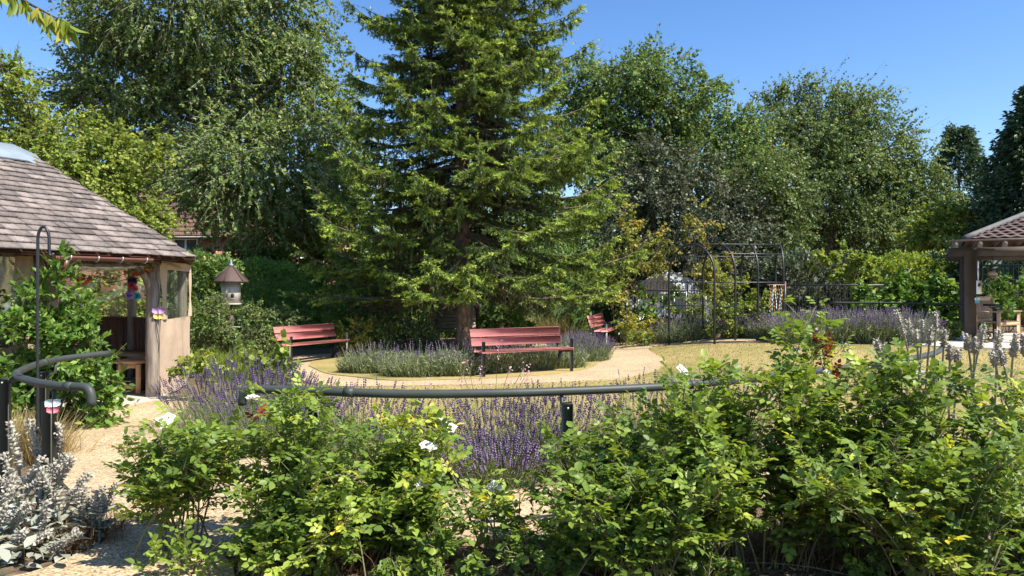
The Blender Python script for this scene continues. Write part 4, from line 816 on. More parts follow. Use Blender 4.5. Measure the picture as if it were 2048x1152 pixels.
# ------------------------------------------------------------------ trees and shrubs
def limb_tree(name,label,cat,Y,clumps,mleaf,mbark,base,n_leaf,leaf,seed,trunk_r=0.2,droop=0.25,twig=0.45,per=12,fill=0.35,squash=0.8,group=None,asp=0.62,dj=0.8,multi=1,strand=False,tmpl=LEAF4,fork=0.45,noise_amp=0.25,ztop=None):
    """clumps: (px,py,rpx[,depth offset]) in photo pixels at distance Y; each becomes a real ellipsoid of twigs in space"""
    r=np.random.default_rng(seed); b=np.array([(base-1024)/FPX*Y,Y,0.0]); b[2]=gz(b[0],b[1])-0.03; t=thing(name,label,cat,b,0,group)
    C_=[];Rr=[]
    for c in clumps:
        rad=c[2]/FPX*Y; dY=c[3] if len(c)>3 else r.uniform(-1,1)*rad*dj
        p=at(c[0],c[1],Y+dY); p[0]*=Y/(Y+dY)*1.0 if False else 1.0; C_.append(p); Rr.append(rad)
    C_=np.array(C_);Rr=np.array(Rr); zmid=C_[:,2].min(); ztopv=C_[:,2].max()
    g=Geo(); forkz=b[2]+(zmid-b[2])*fork if multi==1 else b[2]; lt=max(C_[:,2].max()-b[2],.5)
    ax=np.array([C_[:,0].mean(),C_[:,1].mean()])
    def trunk_pt(z): s=np.clip((z-b[2])/lt,0,1); return np.array([b[0]+(ax[0]-b[0])*s*0.7,b[1]+(ax[1]-b[1])*s*0.7,z])
    if multi==1:
        zz=np.linspace(b[2],b[2]+lt*0.78,10); P=np.array([trunk_pt(z) for z in zz]); P[1:,:2]+=r.normal(0,.03*trunk_r*4,(9,2)); g.tube(P,trunk_r*np.linspace(1.15,0.12,10)**0.9,9)
    for c,rd in zip(C_,Rr):
        if multi==1:
            z0=max(forkz,b[2]+(c[2]-b[2])*r.uniform(.45,.75)); p0=trunk_pt(z0); rr=max(.012,trunk_r*0.36*(1-0.6*(z0-b[2])/lt))
        else: p0=b+np.array([*r.normal(0,trunk_r*2.0,2),0]); rr=trunk_r
        d=c-p0; mid=p0+d*.5+np.array([0,0,np.linalg.norm(d)*.10]); P=bez(p0,mid,c,7); g.tube(P,np.linspace(rr,rr*.25,7),6,cap=False)
        k=7; e=c+rv(k,r)*rd*.75; g.segs(np.repeat(c[None],k,0),e,rr*.28,rr*.1)
    wgt=Rr**2/np.sum(Rr**2); gst=g; g=Geo(); tw=gst if n_leaf<4500 else Geo()
    for c,rd,wg in zip(C_,Rr,wgt):
        m=max(3,int(n_leaf*wg/per)); sb=rv(max(3,m//9),r); k_=r.integers(0,len(sb),m); sr=r.uniform(.80,1.16,len(sb)); u=nrm(sb[k_]+.26*rv(m,r)); rad=np.where(r.random(m)<fill,r.random(m)**.5*.85,sr[k_]*r.uniform(.90,1.05,m)); 
        lump=1+noise_amp*np.sin(u[:,0]*5+seed)*np.sin(u[:,1]*4+1)*np.sin(u[:,2]*6+2)*2
        p=c+u*(rd*rad*lump)[:,None]*np.array([1,1,squash])
        d=nrm(u+0.6*rv(m,r)+np.array([0,0,-droop])); L=twig*r.uniform(.6,1.25,m)*np.where(r.random(m)<.10,1.7,1.0)
        if strand: d=nrm(0.55*u+0.4*rv(m,r)+np.array([0,0,-.85])); L=twig*r.uniform(.5,1.7,m)
        tw.segs(p,p+d*L[:,None],.006 if Y>12 else .004,.003)
        s=r.random((m,per)); bend=np.array([0,0,-1.])*0.15
        q=p[:,None]+d[:,None]*(s*L[:,None])[...,None]+bend*(s**2*L[:,None])[...,None]; q=q.reshape(-1,3); n=len(q)
        D=np.repeat(d,per,0)*.6+.9*rv(n,r)+np.array([0,0,-droop*1.2]); N=rv(n,r)*.8+np.array([0,0,.75])+np.repeat(u,per,0)*.45
        sc=leaf*r.uniform(.7,1.3,n); tone=np.clip(np.repeat(r.normal(.42,.2,m),per)+r.normal(0,.16,n),0,1)
        g.scatter(tmpl,q,D,N,np.column_stack([sc*asp*1.4,sc,sc]),tone)
    stm=gst.build('trunk' if multi==1 else 'stem',mbark,t,smooth=True)
    if tw is not gst: tw.build('twigs',mbark,stm)
    g.build('crown' if multi==1 else 'foliage',mleaf,t); return t

def spruce():
    r=np.random.default_rng(21); Y=19.2; bx=(930-1024)/FPX*Y; b=np.array([bx,Y,gz(bx,Y)]); t=thing('spruce_tree','large drooping spruce standing in the middle of the ring path','tree',b)
    Ht=14.2; g=Geo(); zz=np.linspace(-.05,Ht,24); P=np.array([[b[0]-0.10*math.sin(z*.25),b[1],b[2]+z] for z in zz]); rad=.20*(1-zz/Ht)**.85+.02; rad[0]*=1.35; rad[1]*=1.0
    g.tube(P,rad,12)
    SP0=[];SP1=[];tone=[];br=Geo(); tg0=[];tg1=[]
    z=1.95; prof=np.array([(1.4,4.1),(2.3,4.55),(4,4.35),(5.5,3.9),(7.5,3.35),(9,3.05),(11,2.3),(13,1.1),(14.3,.3)])
    while z<13.6:
        k=r.integers(5,8); a0=r.uniform(0,6.28)
        for q in range(k):
            az=a0+q*2*math.pi/k+r.normal(0,.3); L=np.interp(z,prof[:,0],prof[:,1])*r.choice([r.uniform(.5,.75),r.uniform(.78,1.0),r.uniform(.9,1.1)]); zb=z+r.uniform(-.15,.15)
            L*=1-.28*max(0,-math.sin(az))
            lo=np.clip(1-zb/6.5,0,1); hi=np.clip((zb-5)/8,0,1); sa=-0.20*lo+0.10*hi-0.02; sc=0.24-0.10*hi+.05*lo; dirh=np.array([math.cos(az),math.sin(az),0]); side=np.array([-dirh[1],dirh[0],0])
            cu=r.normal(0,.10)
            def pt(s): s=np.asarray(s)[:,None]; return b+np.array([0,0,zb])+dirh*(L*s)+side*(cu*L*s*s)+np.array([0,0,1.])*np.maximum(L*(sa*s*1.6-.55*s*s+ (sc+.45)*s**3),1.25-zb+.25*s)
            S=np.linspace(0,1,9); Pb=pt(S); br.tube(Pb,np.linspace(.045*L/4+.012,.006,9),5,cap=False)
            # side branches
            ns=int(L*8); s=np.sort(r.uniform(.14,1.0,ns)); p=pt(s); sg=np.where(np.arange(ns)%2==0,1.,-1.)
            l2=(.20+.40*L*(1-s)**.75*.62)*r.uniform(.6,1.25,ns); fwd=r.uniform(.35,1.0,ns); d2=nrm(side[None]*sg[:,None]+dirh[None]*fwd[:,None]+np.array([0,0,1.])*r.normal(-.12,.18,ns)[:,None])
            e=p+d2*l2[:,None]+np.array([0,0,-1])*(.22*l2)[:,None]; tg0.append(p);tg1.append(e)
            for m in range(6):
                f0,f1=m/6,(m+1)/6
                keep=(l2*6/6>0.10*m)&(s>0.16+.10*lo+r.uniform(-.1,.25,ns))
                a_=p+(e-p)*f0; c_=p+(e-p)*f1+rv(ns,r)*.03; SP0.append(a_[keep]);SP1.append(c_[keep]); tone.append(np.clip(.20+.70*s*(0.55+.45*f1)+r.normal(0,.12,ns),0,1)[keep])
                # short side sprigs on the side branch
                for sgn in(-1,1):
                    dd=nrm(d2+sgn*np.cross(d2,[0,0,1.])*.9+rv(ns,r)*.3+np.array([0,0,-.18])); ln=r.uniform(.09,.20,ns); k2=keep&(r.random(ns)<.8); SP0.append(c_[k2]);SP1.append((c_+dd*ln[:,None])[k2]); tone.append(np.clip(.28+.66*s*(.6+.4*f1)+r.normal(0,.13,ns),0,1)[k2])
            # leader shoots at the branch tip
            for m in range(7): a_=pt([1-.07*m]);  dd=nrm(dirh+rv(1,r)*.6+np.array([0,0,.28])); SP0.append(a_);SP1.append(a_+dd*r.uniform(.14,.28)); tone.append(np.array([.92]))
            # hanging curtain twigs, older needles plus added darkening that paints the crown's inner shade
            nh=int(L*17); s=r.uniform(.18,.97,nh); p=pt(s)+side*(r.normal(0,.16,nh)*(1.1-s)*L*.35)[:,None]; ln=r.uniform(.15,.62,nh)*(.65+.5*lo); sw=rv(nh,r)*.12
            for m in range(4):
                a_=p+(np.array([0,0,-1])+sw)*(ln*m/4)[:,None]; c_=p+(np.array([0,0,-1])+sw)*(ln*(m+1)/4)[:,None]+rv(nh,r)*.02
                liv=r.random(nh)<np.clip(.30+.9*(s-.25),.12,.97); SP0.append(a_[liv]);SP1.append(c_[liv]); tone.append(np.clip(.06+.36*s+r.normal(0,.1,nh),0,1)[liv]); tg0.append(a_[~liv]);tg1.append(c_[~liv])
        z+=r.uniform(.17,.27)
    tk=g.build('trunk',MT['spruce_bark'],t,smooth=True); br.segs(np.concatenate(tg0),np.concatenate(tg1),.007,.004,.5); br.build('branches',MT['twig'],t)
    A=np.concatenate(SP0);B=np.concatenate(SP1);T=np.concatenate(tone); kp=np.minimum(A[:,2],B[:,2])>1.15+.35*r.random(len(A)); A,B,T=A[kp],B[kp],T[kp]; K=10; n=len(A); d=B-A; ln=np.linalg.norm(d,axis=1); d=nrm(d); s=r.random((n,K)); q=A[:,None]+d[:,None]*(s*ln[:,None])[...,None]
    q=q.reshape(-1,3); rad=rv(n*K,r); D=np.repeat(d,K,0)*.9+nrm(np.cross(np.repeat(d,K,0),rad))*.75; TRI=(np.array([(-.5,0,0),(.5,0,0),(0,1,0)]),[np.array([[0,1,2]])])
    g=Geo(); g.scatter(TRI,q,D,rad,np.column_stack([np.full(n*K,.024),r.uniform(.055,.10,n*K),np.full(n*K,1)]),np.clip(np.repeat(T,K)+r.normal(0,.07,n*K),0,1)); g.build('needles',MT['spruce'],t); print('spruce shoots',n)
spruce()

limb_tree('broadleaf_tree','bushy yellow green tree rising behind the gazebo roof','tree',16.5,[(5,165,40),(55,205,34),(-60,250,90),(40,290,70),(105,245,34),(130,300,52),(150,360,80),(205,290,34),(250,315,36),(295,300,26),(235,355,55),(275,395,42),(285,440,42),(60,390,100),(210,440,72),(-40,390,110),(0,130,26),(160,260,26),(310,330,22)],MT['lime'],MT['bark'],40,52000,0.08,31,trunk_r=.16,droop=.35,twig=.5,per=14)
limb_tree('birch_tree','tall weeping birch with pale trunk between gazebo and spruce','tree',24.0,[(350,-20,150),(480,-60,140),(250,30,85),(230,110,60),(560,40,100),(572,130,74),(330,130,120),(450,110,140),(200,80,50),(160,150,55),(150,190,45),(230,200,90),(560,220,125),(420,250,140),(310,260,100),(618,215,58),(650,290,62),(590,330,100),(480,340,120),(380,330,70),(300,300,50),(610,400,75),(540,420,80),(410,395,40),(350,370,34),(480,430,55),(180,230,40),(612,105,36)],MT['birch'],MT['birch_bark'],512,150000,0.10,32,trunk_r=.21,droop=.5,twig=.55,per=12,fill=.35,asp=.62,noise_amp=.35)
limb_tree('understorey_tree','pale green shrubby tree under the birch beside the spruce','tree',25.0,[(600,455,60),(560,490,45),(520,505,36),(620,510,40),(670,545,34),(725,555,34),(620,545,28),(760,565,28),(560,525,28),(700,575,26),(650,480,60),(690,430,70),(690,360,65),(650,420,50),(700,500,60),(720,300,60)],MT['lime'],MT['bark'],640,30000,0.085,33,trunk_r=.08,droop=.3,twig=.4)
limb_tree('broadleaf_tree','tall dark broadleaf tree directly right of the spruce','tree',32.0,[(1250,150,58),(1320,150,60),(1290,125,30),(1200,190,70),(1395,190,48),(1360,210,70),(1270,240,90),(1420,160,24),(1210,270,75),(1340,300,95),(1430,270,60),(1480,265,45),(1240,350,90),(1440,340,75),(1500,300,42),(1160,160,45),(1140,230,60),(1150,330,80),(1510,340,45),(1470,230,24)],MT['maple'],MT['bark'],1290,85000,0.115,34,trunk_r=.3,twig=.7,per=14)
limb_tree('silvery_tree','grey green tree with glossy leaves behind the hoop tunnel','tree',28.0,[(1290,400,70),(1380,370,65),(1350,450,70),(1430,420,65),(1260,470,60),(1420,490,60),(1320,340,60),(1490,440,55),(1310,500,60),(1470,510,50),(1230,420,50)],MT['silver'],MT['bark'],1370,45000,0.10,35,trunk_r=.16,twig=.6)
limb_tree('broadleaf_tree','feathery mid green tree left of the dark gap behind the tunnel','tree',30.0,[(1520,370,55),(1560,350,40),(1540,420,60),(1580,395,32),(1500,470,55),(1560,470,42),(1530,520,45),(1490,400,50)],MT['lime'] if False else MT['beech'],MT['bark'],1520,30000,0.095,36,trunk_r=.14,twig=.6,droop=.1)
limb_tree('beech_tree','big rounded dark tree standing alone against the sky on the right','tree',44.0,[(1590,215,50),(1650,215,55),(1700,225,50),(1560,250,45),(1620,280,80),(1700,290,75),(1745,215,30),(1540,300,50),(1770,300,50),(1660,350,90),(1760,370,75),(1820,350,48),(1840,320,30),(1590,370,70),(1700,430,85),(1800,430,65),(1850,400,45),(1620,440,60),(1760,480,70),(1855,455,50),(1750,190,14),(1680,185,20),(1590,180,22),(1860,300,14),(1550,200,18),(1800,270,22)],MT['beech'],MT['bark'],1650,110000,0.135,37,trunk_r=.42,twig=1.1,per=16,droop=.3)
limb_tree('shrubby_tree','yellowing round tree low between the dark trees on the right','tree',38.0,[(1890,440,38),(1860,460,35),(1920,455,30),(1885,480,40),(1915,430,22)],MT['lime'],MT['bark'],1885,8000,0.15,38,trunk_r=.1,twig=.6)
def conifer(label,px,ytop,ybase,Y,halfpx,seed,lean=0,n=26000,mat='darkfir',rough=.2):
    r=np.random.default_rng(seed); top=at(px,ytop,Y); b=np.array([top[0],Y,gz(top[0],Y)]); H=top[2]-b[2]; W=halfpx/FPX*Y; t=thing('conifer_tree',label,'tree',b); g=Geo(); g.tube([b+[0,0,H*s] for s in np.linspace(0,.97,8)],np.linspace(.28,.03,8),8); 
    m=int(n/12); s=r.random(m); az=r.uniform(0,6.28,m); 
    prof=np.interp(s,[0,.15,.45,.8,1],[.02,.30,.72,1.0,1.0]); lump=1+rough*np.sin(az*5+s*23)*np.sin(s*31+seed)
    R_w=W*prof*lump*np.where(r.random(m)<.7,r.uniform(.8,1.08,m),r.uniform(.3,.8,m)); p=np.column_stack([b[0]+R_w*np.cos(az),b[1]+R_w*np.sin(az),b[2]+H*(1-s*.93)-.15*R_w]); d=nrm(np.column_stack([np.cos(az),np.sin(az),np.full(m,-.15)])+.4*rv(m,r))
    g.segs(np.column_stack([np.full(m,b[0]),np.full(m,b[1]),p[:,2]+.25*R_w])[::6],p[::6],.03,.008); g.build('trunk',MT['bark'],t)
    per=12; q=(p[:,None]+d[:,None]*(r.random((m,per))*.7)[...,None]+r.normal(0,.10,(m,per,3))).reshape(-1,3); k=len(q); g=Geo(); sc=r.uniform(.16,.34,k); g.scatter(LEAF4,q,np.repeat(d,per,0)+.6*rv(k,r)+np.array([0,0,-.25]),rv(k,r),np.column_stack([sc*.45,sc,sc]),np.clip(np.repeat(r.normal(.45,.25,m),per)+r.normal(0,.12,k),0,1)); g.build('crown',MT[mat],t)
conifer('pointed dark conifer against the sky at far right',1918,252,470,55,72,41,rough=.08)
conifer('tall dark conifer cut by the right edge of the picture',2085,168,500,36,108,42,n=42000,rough=.3)
limb_tree('orange_sapling','slender bare stemmed sapling with orange leaves behind the tunnel','tree',20.5,[(1390,430,22),(1405,455,18),(1375,460,14),(1395,410,12),(1350,480,16),(1415,480,12)],MT['autumn'],MT['twig'],1388,800,0.07,43,trunk_r=.022,twig=.3,multi=1,fork=.3)
limb_tree('yellow_leaved_tree','golden brown leaved small tree between spruce and hoop tunnel','tree',21.5,[(1255,460,30),(1280,500,36),(1245,530,42),(1290,525,26),(1255,580,36),(1315,500,22),(1250,430,18),(1330,480,16),(1225,560,34)],MT['autumn'],MT['twig'],1270,4200,0.085,44,trunk_r=.05,twig=.35,per=10)
limb_tree('yellow_leaved_tree','yellow leafed shrub seen through the hoops of the tunnel','shrub',20.3,[(1440,530,26),(1420,555,28),(1465,545,22)],MT['autumn'],MT['twig'],1435,2200,0.08,45,trunk_r=.04,twig=.3)
# woodland behind everything, closing the horizon
def woodland():
    r=np.random.default_rng(50); g=Geo(); tw=Geo()
    for x in np.arange(-150,2300,62):
        Y=r.uniform(60,74); top=r.uniform(395,470)
        if x<330: top=r.uniform(330,400)
        if 480<x<640: top+=20
        for k in range(3):
            c=at(x+r.uniform(-30,30),top+50+k*45,Y+r.uniform(-3,3)); R0=r.uniform(50,75)/FPX*Y; m=100; u=rv(m,r); p=c+u*R0*r.uniform(.75,1.05,m)[:,None]*np.array([1,1,.9]); per=9; q=(p[:,None]+r.normal(0,.5,(m,per,3))).reshape(-1,3); n=len(q); sc=r.uniform(.3,.55,n); g.scatter(LEAF4,q,rv(n,r)+np.array([0,0,-.3]),rv(n,r)+np.array([0,0,.6]),np.column_stack([sc*.8,sc,sc]),np.clip(np.repeat(r.normal(.35,.2,m),per)+r.normal(0,.1,n),0,1))
        c=at(x,560,Y); tw.segs(np.array([[c[0],c[1],0]]),np.array([[c[0],c[1],4.5]]),.3,.15)
    tag(g.build('woodland',MT['beech']),kind='stuff'); tag(tw.build('woodland_trunks',MT['bark']),kind='stuff')
woodland()

def hedge(name,label,A,B,zt0,zt1,depth,mleaf,n,leaf,seed,cat='hedge',group=None,bulge=.12,up=.4,tmpl=LEAF4,asp=.5,core='yew',round_=.5,zend=None,tuft=8):
    """clipped hedge from A to B (front foot line), top from zt0 to zt1"""
    r=np.random.default_rng(seed); A=np.array(A,float);B=np.array(B,float); L=np.linalg.norm(B-A); d=(B-A)/L; nn=np.array([-d[1],d[0]]); nn=nn*(1 if nn[1]>0 else -1); c=(A+B)/2
    t=thing(name,label,cat,(c[0],c[1]+depth/2,gz(*c)),0,group); zz0,zz1=gz(*A)-.05,gz(*B)-.05
    g=Geo(); V=[]
    for s in np.linspace(0.03,.97,14):
        p=A+(B-A)*s; zb=zz0+(zz1-zz0)*s; zt=zt0+(zt1-zt0)*s-.16
        for o,z in((.16,zb),(.14,zt-.12),(.34,zt),(depth-.34,zt),(depth-.14,zt-.12),(depth-.16,zb)): q=p+nn*o; V.append((q[0],q[1],z))
    i,j=np.meshgrid(np.arange(13),np.arange(5),indexing='ij'); F=np.stack([i*6+j,(i+1)*6+j,(i+1)*6+j+1,i*6+j+1],-1).reshape(-1,4); g.add(V,F,.15); g.poly(np.array(V)[:6],[(0,1,2,3,4,5)],.1); g.poly(np.array(V)[-6:],[(5,4,3,2,1,0)],.1)
    g.build('dark_core',mleaf,t)  # solid core added in dark leaf tones to block see-through
    m=n//tuft; H=(zt0+zt1)/2-(zz0+zz1)/2; ar=np.array([H*L,depth*L*1.15,H*depth,H*depth,H*L*.25]); f=r.choice(5,m,p=ar/ar.sum()); s=r.random(m); v=r.random(m); o=r.random(m)*depth
    s=np.where(f==2,0.0,np.where(f==3,1.0,s)); v=np.where(f==1,1.0,v); o=np.where(f==0,0.0,np.where(f==4,depth,o))
    N0=np.zeros((m,3)); N0[f==0]=[-nn[0],-nn[1],.15]; N0[f==1]=[0,0,1]; N0[f==2]=[-d[0],-d[1],.1]; N0[f==3]=[d[0],d[1],.1]; N0[f==4]=[nn[0],nn[1],.1]
    # round the shoulders
    e=np.minimum(o,depth-o); sh=np.clip(1-e/round_,0,1)
    p=A+(B-A)*s[:,None]+nn*o[:,None]; zb=zz0+(zz1-zz0)*s; zt=zt0+(zt1-zt0)*s; z=zb+(zt-zb)*v; z=z-np.where(f==1,.45*round_*sh**2,0); inn=np.where(f==0,.35*round_*np.clip((z-(zt-round_))/round_,0,1)**2,0); p=p+nn*inn[:,None]
    bl=bulge*(np.sin(p[:,0]*3.1+seed)*np.sin(z*3.7+p[:,1]*2.3)+.6*np.sin(p[:,0]*7.3+z*5.1)); P=np.column_stack([p,z])+N0*bl[:,None]+r.normal(0,.03,(m,3))
    D0=nrm(N0+.55*rv(m,r)+np.array([0,0,up])); per=tuft; ss=r.random((m,per)); q=(P[:,None]+D0[:,None]*((ss-.35)*leaf*2.6)[...,None]+r.normal(0,leaf*.25,(m,per,3))).reshape(-1,3); k=len(q)
    sc=leaf*r.uniform(.7,1.3,k); g=Geo(); g.scatter(tmpl,q,np.repeat(D0,per,0)+.75*rv(k,r),rv(k,r)+np.array([0,0,.4]),np.column_stack([sc*asp*1.3,sc,sc]),np.clip(np.repeat(r.normal(.42,.2,m),per)+r.normal(0,.13,k),0,1)); g.build('foliage',mleaf,t); return t
W2=lambda x,Y:at(x,600,Y)[:2]
hedge('yew_hedge','long clipped dark yew hedge behind the shaded red bench',W2(455,20.5),W2(648,21.5),2.36,2.10,1.8,MT['yew'],42000,0.075,61,asp=.28)
hedge('yew_hedge','lower clipped yew hedge stepping down toward the spruce',W2(642,21.2),W2(758,22.0),1.56,1.50,1.6,MT['yew'],18000,0.075,62,asp=.28)
hedge('holly_hedge','dark leafy shrub mass between the gazebo and the dovecote',W2(350,18.2),W2(462,19.2),2.35,2.25,1.6,MT['maple'],15000,0.10,63,bulge=.22)
hedge('boundary_hedge','shaded hedge with sunlit grey top behind the tall black railing',W2(1570,25.5),W2(1800,27),2.55,2.45,2.2,MT['silver'],20000,0.12,64,bulge=.2)
hedge('golden_hedge','bright yellow topped laurel hedge behind the glossy shrubs',W2(1740,26),W2(1950,26.2),2.55,2.75,1.8,MT['lime'],14000,0.11,65,bulge=.15)
hedge('dark_hedge','dark hedge closing the gap behind the greenhouse',W2(1140,30),W2(1600,30),2.9,2.6,2.0,MT['maple'],22000,0.14,66,bulge=.3)
hedge('dark_hedge','dark hedge in shade behind the timber shelter',W2(1930,25),W2(2350,24),2.9,2.9,1.8,MT['darkfir'],16000,0.13,67,bulge=.3)
hedge('dark_hedge','dark evergreen screen behind the arbour and the spruce trunk',W2(740,24.5),W2(1180,25),2.7,2.6,1.6,MT['maple'],18000,0.12,68,bulge=.3)
def shrub(label,Y,clumps,mat,n,leaf,seed,name='garden_shrub',cat='shrub',group=None,**k):
    base=k.pop('base',float(np.mean([c[0] for c in clumps]))); k.setdefault('multi',2); k.setdefault('trunk_r',.014); k.setdefault('twig',.22); k.setdefault('per',9); k.setdefault('dj',.5); k.setdefault('fill',.4); k.setdefault('squash',.95)
    return limb_tree(name,label,cat,Y,clumps,MT[mat],MT['green_stem'] if k.pop('green',False) else MT['twig'],base,n,leaf,seed,group=group,**k)
shrub('large glossy laurel bush beside the left handrail before the gazebo',8.6,[(95,700,82),(40,690,70),(150,740,62),(70,790,70),(150,810,55),(20,770,70),(95,620,52),(130,650,40),(60,640,45),(165,690,36),(120,575,24),(120,520,10),(118,545,14),(150,615,22),(-10,650,50),(185,760,28),(100,850,40),(170,850,30),(195,790,25)],'laurel',10500,0.085,71,name='laurel_bush',trunk_r=.012,tmpl=LEAF6,asp=.46,green=True,twig=.2,droop=-.15)
shrub('glossy laurel bank right of the tunnel with pale shining leaves',20.5,[(1730,610,30),(1765,597,30),(1810,590,30),(1860,592,34),(1905,600,32),(1745,632,32),(1800,630,38),(1870,635,42),(1700,625,20),(1840,580,20),(1885,578,20),(1770,655,30),(1880,660,32),(1925,630,32)],'laurel',15000,0.11,72,name='laurel_bush',asp=.75)
shrub('glossy shrub behind the wooden bench under the shelter',20.0,[(1985,580,30),(2030,590,38),(1970,620,28),(2080,600,50)],'laurel',3500,0.10,73,name='laurel_bush')
shrub('light green shrub with pale shoots rising above the boundary hedge',24.5,[(1690,520,22),(1730,518,20),(1650,512,13),(1645,495,9),(1665,535,22),(1720,540,24),(1760,538,16),(1635,525,12)],'lime',2600,0.11,74)
shrub('olive leaved airy shrub below the dovecote',16.6,[(420,640,42),(460,630,34),(400,680,36),(490,660,40),(450,680,44),(510,700,32),(430,620,20),(380,700,26),(530,680,24)],'autumn' if False else 'birch',6500,0.055,75,asp=.5)
shrub('dark green shrub in shade left of the red bench by the hedge',17.6,[(540,670,30),(520,640,34),(560,640,26),(500,690,30),(550,700,24)],'maple',2600,0.06,76)
shrub('bright yellow green shrub just right of the shaded red bench',18.6,[(705,668,22),(725,662,18),(700,690,20),(730,685,18)],'golden',2400,0.055,77,group=None)
shrub('yellow green shrub between the fern leaved bush and the golden one',19.0,[(765,662,22),(785,675,18),(750,682,16)],'lime',1800,0.055,78)
shrub('tall fern leaved shrub with pale fronds left of the spruce trunk',19.8,[(815,620,30),(840,640,28),(800,655,30),(850,605,18),(860,665,22),(790,605,18),(830,680,26)],'fern',3800,0.085,79,name='fern_leaved_shrub',asp=.3)
shrub('low yellow flowering clump right of the end on red bench',20.0,[(1265,655,22),(1300,650,20),(1285,672,20),(1320,668,16),(1250,672,16),(1340,650,14)],'golden',2400,0.05,80)
shrub('low broad leaved green clump below the yellow flowers by the path',19.3,[(1275,682,12),(1300,684,12),(1320,680,10),(1255,682,8)],'lime',900,0.06,81)
shrub('leafy climbing rose covering the middle of the hoop tunnel',18.3,[(1445,600,26),(1480,590,26),(1465,625,30),(1500,620,26),(1440,640,24),(1490,650,26),(1435,570,14),(1520,600,18),(1455,660,20),(1510,640,20)],'lime',4200,0.06,82,name='climbing_rose')
shrub('green shrub inside the tunnel beside its first hoop',19.6,[(1370,615,22),(1400,610,20),(1350,635,22),(1390,640,24),(1420,625,18)],'lime',2200,0.06,83)
shrub('leafy green shrub before the greenhouse left of the tunnel',20.8,[(1290,615,26),(1320,625,24),(1260,620,22),(1300,640,24),(1240,640,22),(1335,600,18)],'laurel',2600,0.07,84)
shrub('dark green leafy shrub right of the spruce trunk',20.4,[(1020,640,26),(1050,635,24),(1000,665,24),(1040,670,26),(985,640,18)],'laurel',2600,0.08,85)
shrub('bushy green shrub under the spruce left of the arbour',21.0,[(770,610,30),(740,640,28),(780,650,26),(755,590,20)],'maple',2600,0.07,86)
shrub('leafy green clump beside the shelter post with small red flowers',16.9,[(1895,665,14),(1915,660,14),(1880,675,12),(1910,678,12)],'lime',900,0.055,87)
shrub('dry golden plant at the foot of the wooden bench',16.2,[(1965,672,14),(1985,676,12),(1950,678,10)],'autumn',500,0.05,88)
shrub('bush of fresh light green leaves behind the gazebo windows',15.2,[(190,590,40),(230,600,44),(260,620,36),(200,640,44),(240,650,40),(180,560,30),(250,570,30),(160,610,36)],'lime',4200,0.08,89)
shrub('low yellow green plant with rounded leaves left of the lavender by the gazebo',10.6,[(395,720,16),(420,718,15),(385,745,14),(440,735,14)],'lime',700,0.07,90,group=None)
shrub('bright green leafy clump at the back of the left lavender',10.0,[(560,735,18),(530,745,20),(590,752,14),(545,755,16),(505,748,14)],'lime',700,0.085,91,tmpl=LEAF6,asp=.9)

limb_tree('garden_tree','rounded leafy tree filling the gap over the dovecote before the brick house','tree',23.0,[(440,525,30),(480,520,28),(520,530,30),(410,530,24),(560,530,24)],MT['laurel'],MT['bark'],480,6000,0.085,92,trunk_r=.07,twig=.35)

# ------------------------------------------------------------------ grasses, lavender, woolly plants
def grass_clump(label,x,y,n,h,spread,mat,seed,wd=.008,lean=.5,name='grass_clump',cat='grass plant',group=None,zoff=0):
    r=np.random.default_rng(seed); z=gz(x,y); t=thing(name,label,cat,(x,y,z),0,group); P=np.column_stack([x+r.normal(0,spread*.4,n),y+r.normal(0,spread*.4,n),np.full(n,z-.01)]); o=(P[:,:2]-[x,y])/max(spread,.01)
    D=nrm(np.column_stack([o*.5+r.normal(0,lean*.6,(n,2)),np.ones(n)])); L=h*r.uniform(.55,1.15,n); g=Geo(); out=np.column_stack([-D[:,0],-D[:,1],np.full(n,.05)])+.3*rv(n,r); g.scatter(BLADE,P,D,out,np.column_stack([np.full(n,wd),L,-L]),r.random(n)); g.build('blades',MT[mat],t); return t
x,y=gp(60,925); grass_clump('straw coloured fine grass tuft between the left handrail posts',x,y+.1,900,.50,.35,'straw',101,.006,.45)
x,y=gp(25,905); grass_clump('pale straw grass tuft behind the leftmost handrail post',x-.15,y+.2,600,.42,.3,'straw',102,.006,.45)
x,y=gp(160,1085); grass_clump('low brown dried grass tuft on the path edge by the woolly plants',x,y,700,.26,.30,'brown_grass',103,.005,.9)
for k,(px,py,h) in enumerate(((1010,690,.95),(1060,688,1.05),(1100,690,1.1),(1140,690,.9))):
    x,y=gp(px,py); grass_clump(['pale straw feather grass just right of the spruce trunk','tall straw feather grass behind the nearest red bench','tallest straw feather grass below the right spruce boughs','straw feather grass beside the end on red bench'][k],x,y+.6,320,h,.5,'straw',104+k,.010,.6,group='feather grasses')
for k,(px,py) in enumerate(((400,752),(450,745),(500,742),(380,745),(470,760))):
    x,y=gp(px,py); grass_clump(['lush green strap leaved clump second from the gazebo canvas','lush green strap leaved clump in the middle of its bed','green strap leaved clump nearest the shaded bench','green strap leaved clump closest to the gazebo canvas','green strap leaved clump right behind the lavender'][k],x,y,420,.55,.55,'green_blade',110+k,.018,.7,name='daylily_clump',cat='plant',group='green strap leaved plants')
for k,(px,py) in enumerate(((700,705),(760,700),(820,697),(1230,686))):
    x,y=gp(px,py); grass_clump(['small orange tinged plant at the kerb right of the shaded bench','small orange tinged plant below the golden shrub','small orange tinged plant below the fern leaved bush','small orange tinged plant behind the end on bench'][k],x,y+.15,260,.28,.5,'brown_grass' if k%2 else 'straw',120+k,.012,.8,name='edging_plant',cat='plant')
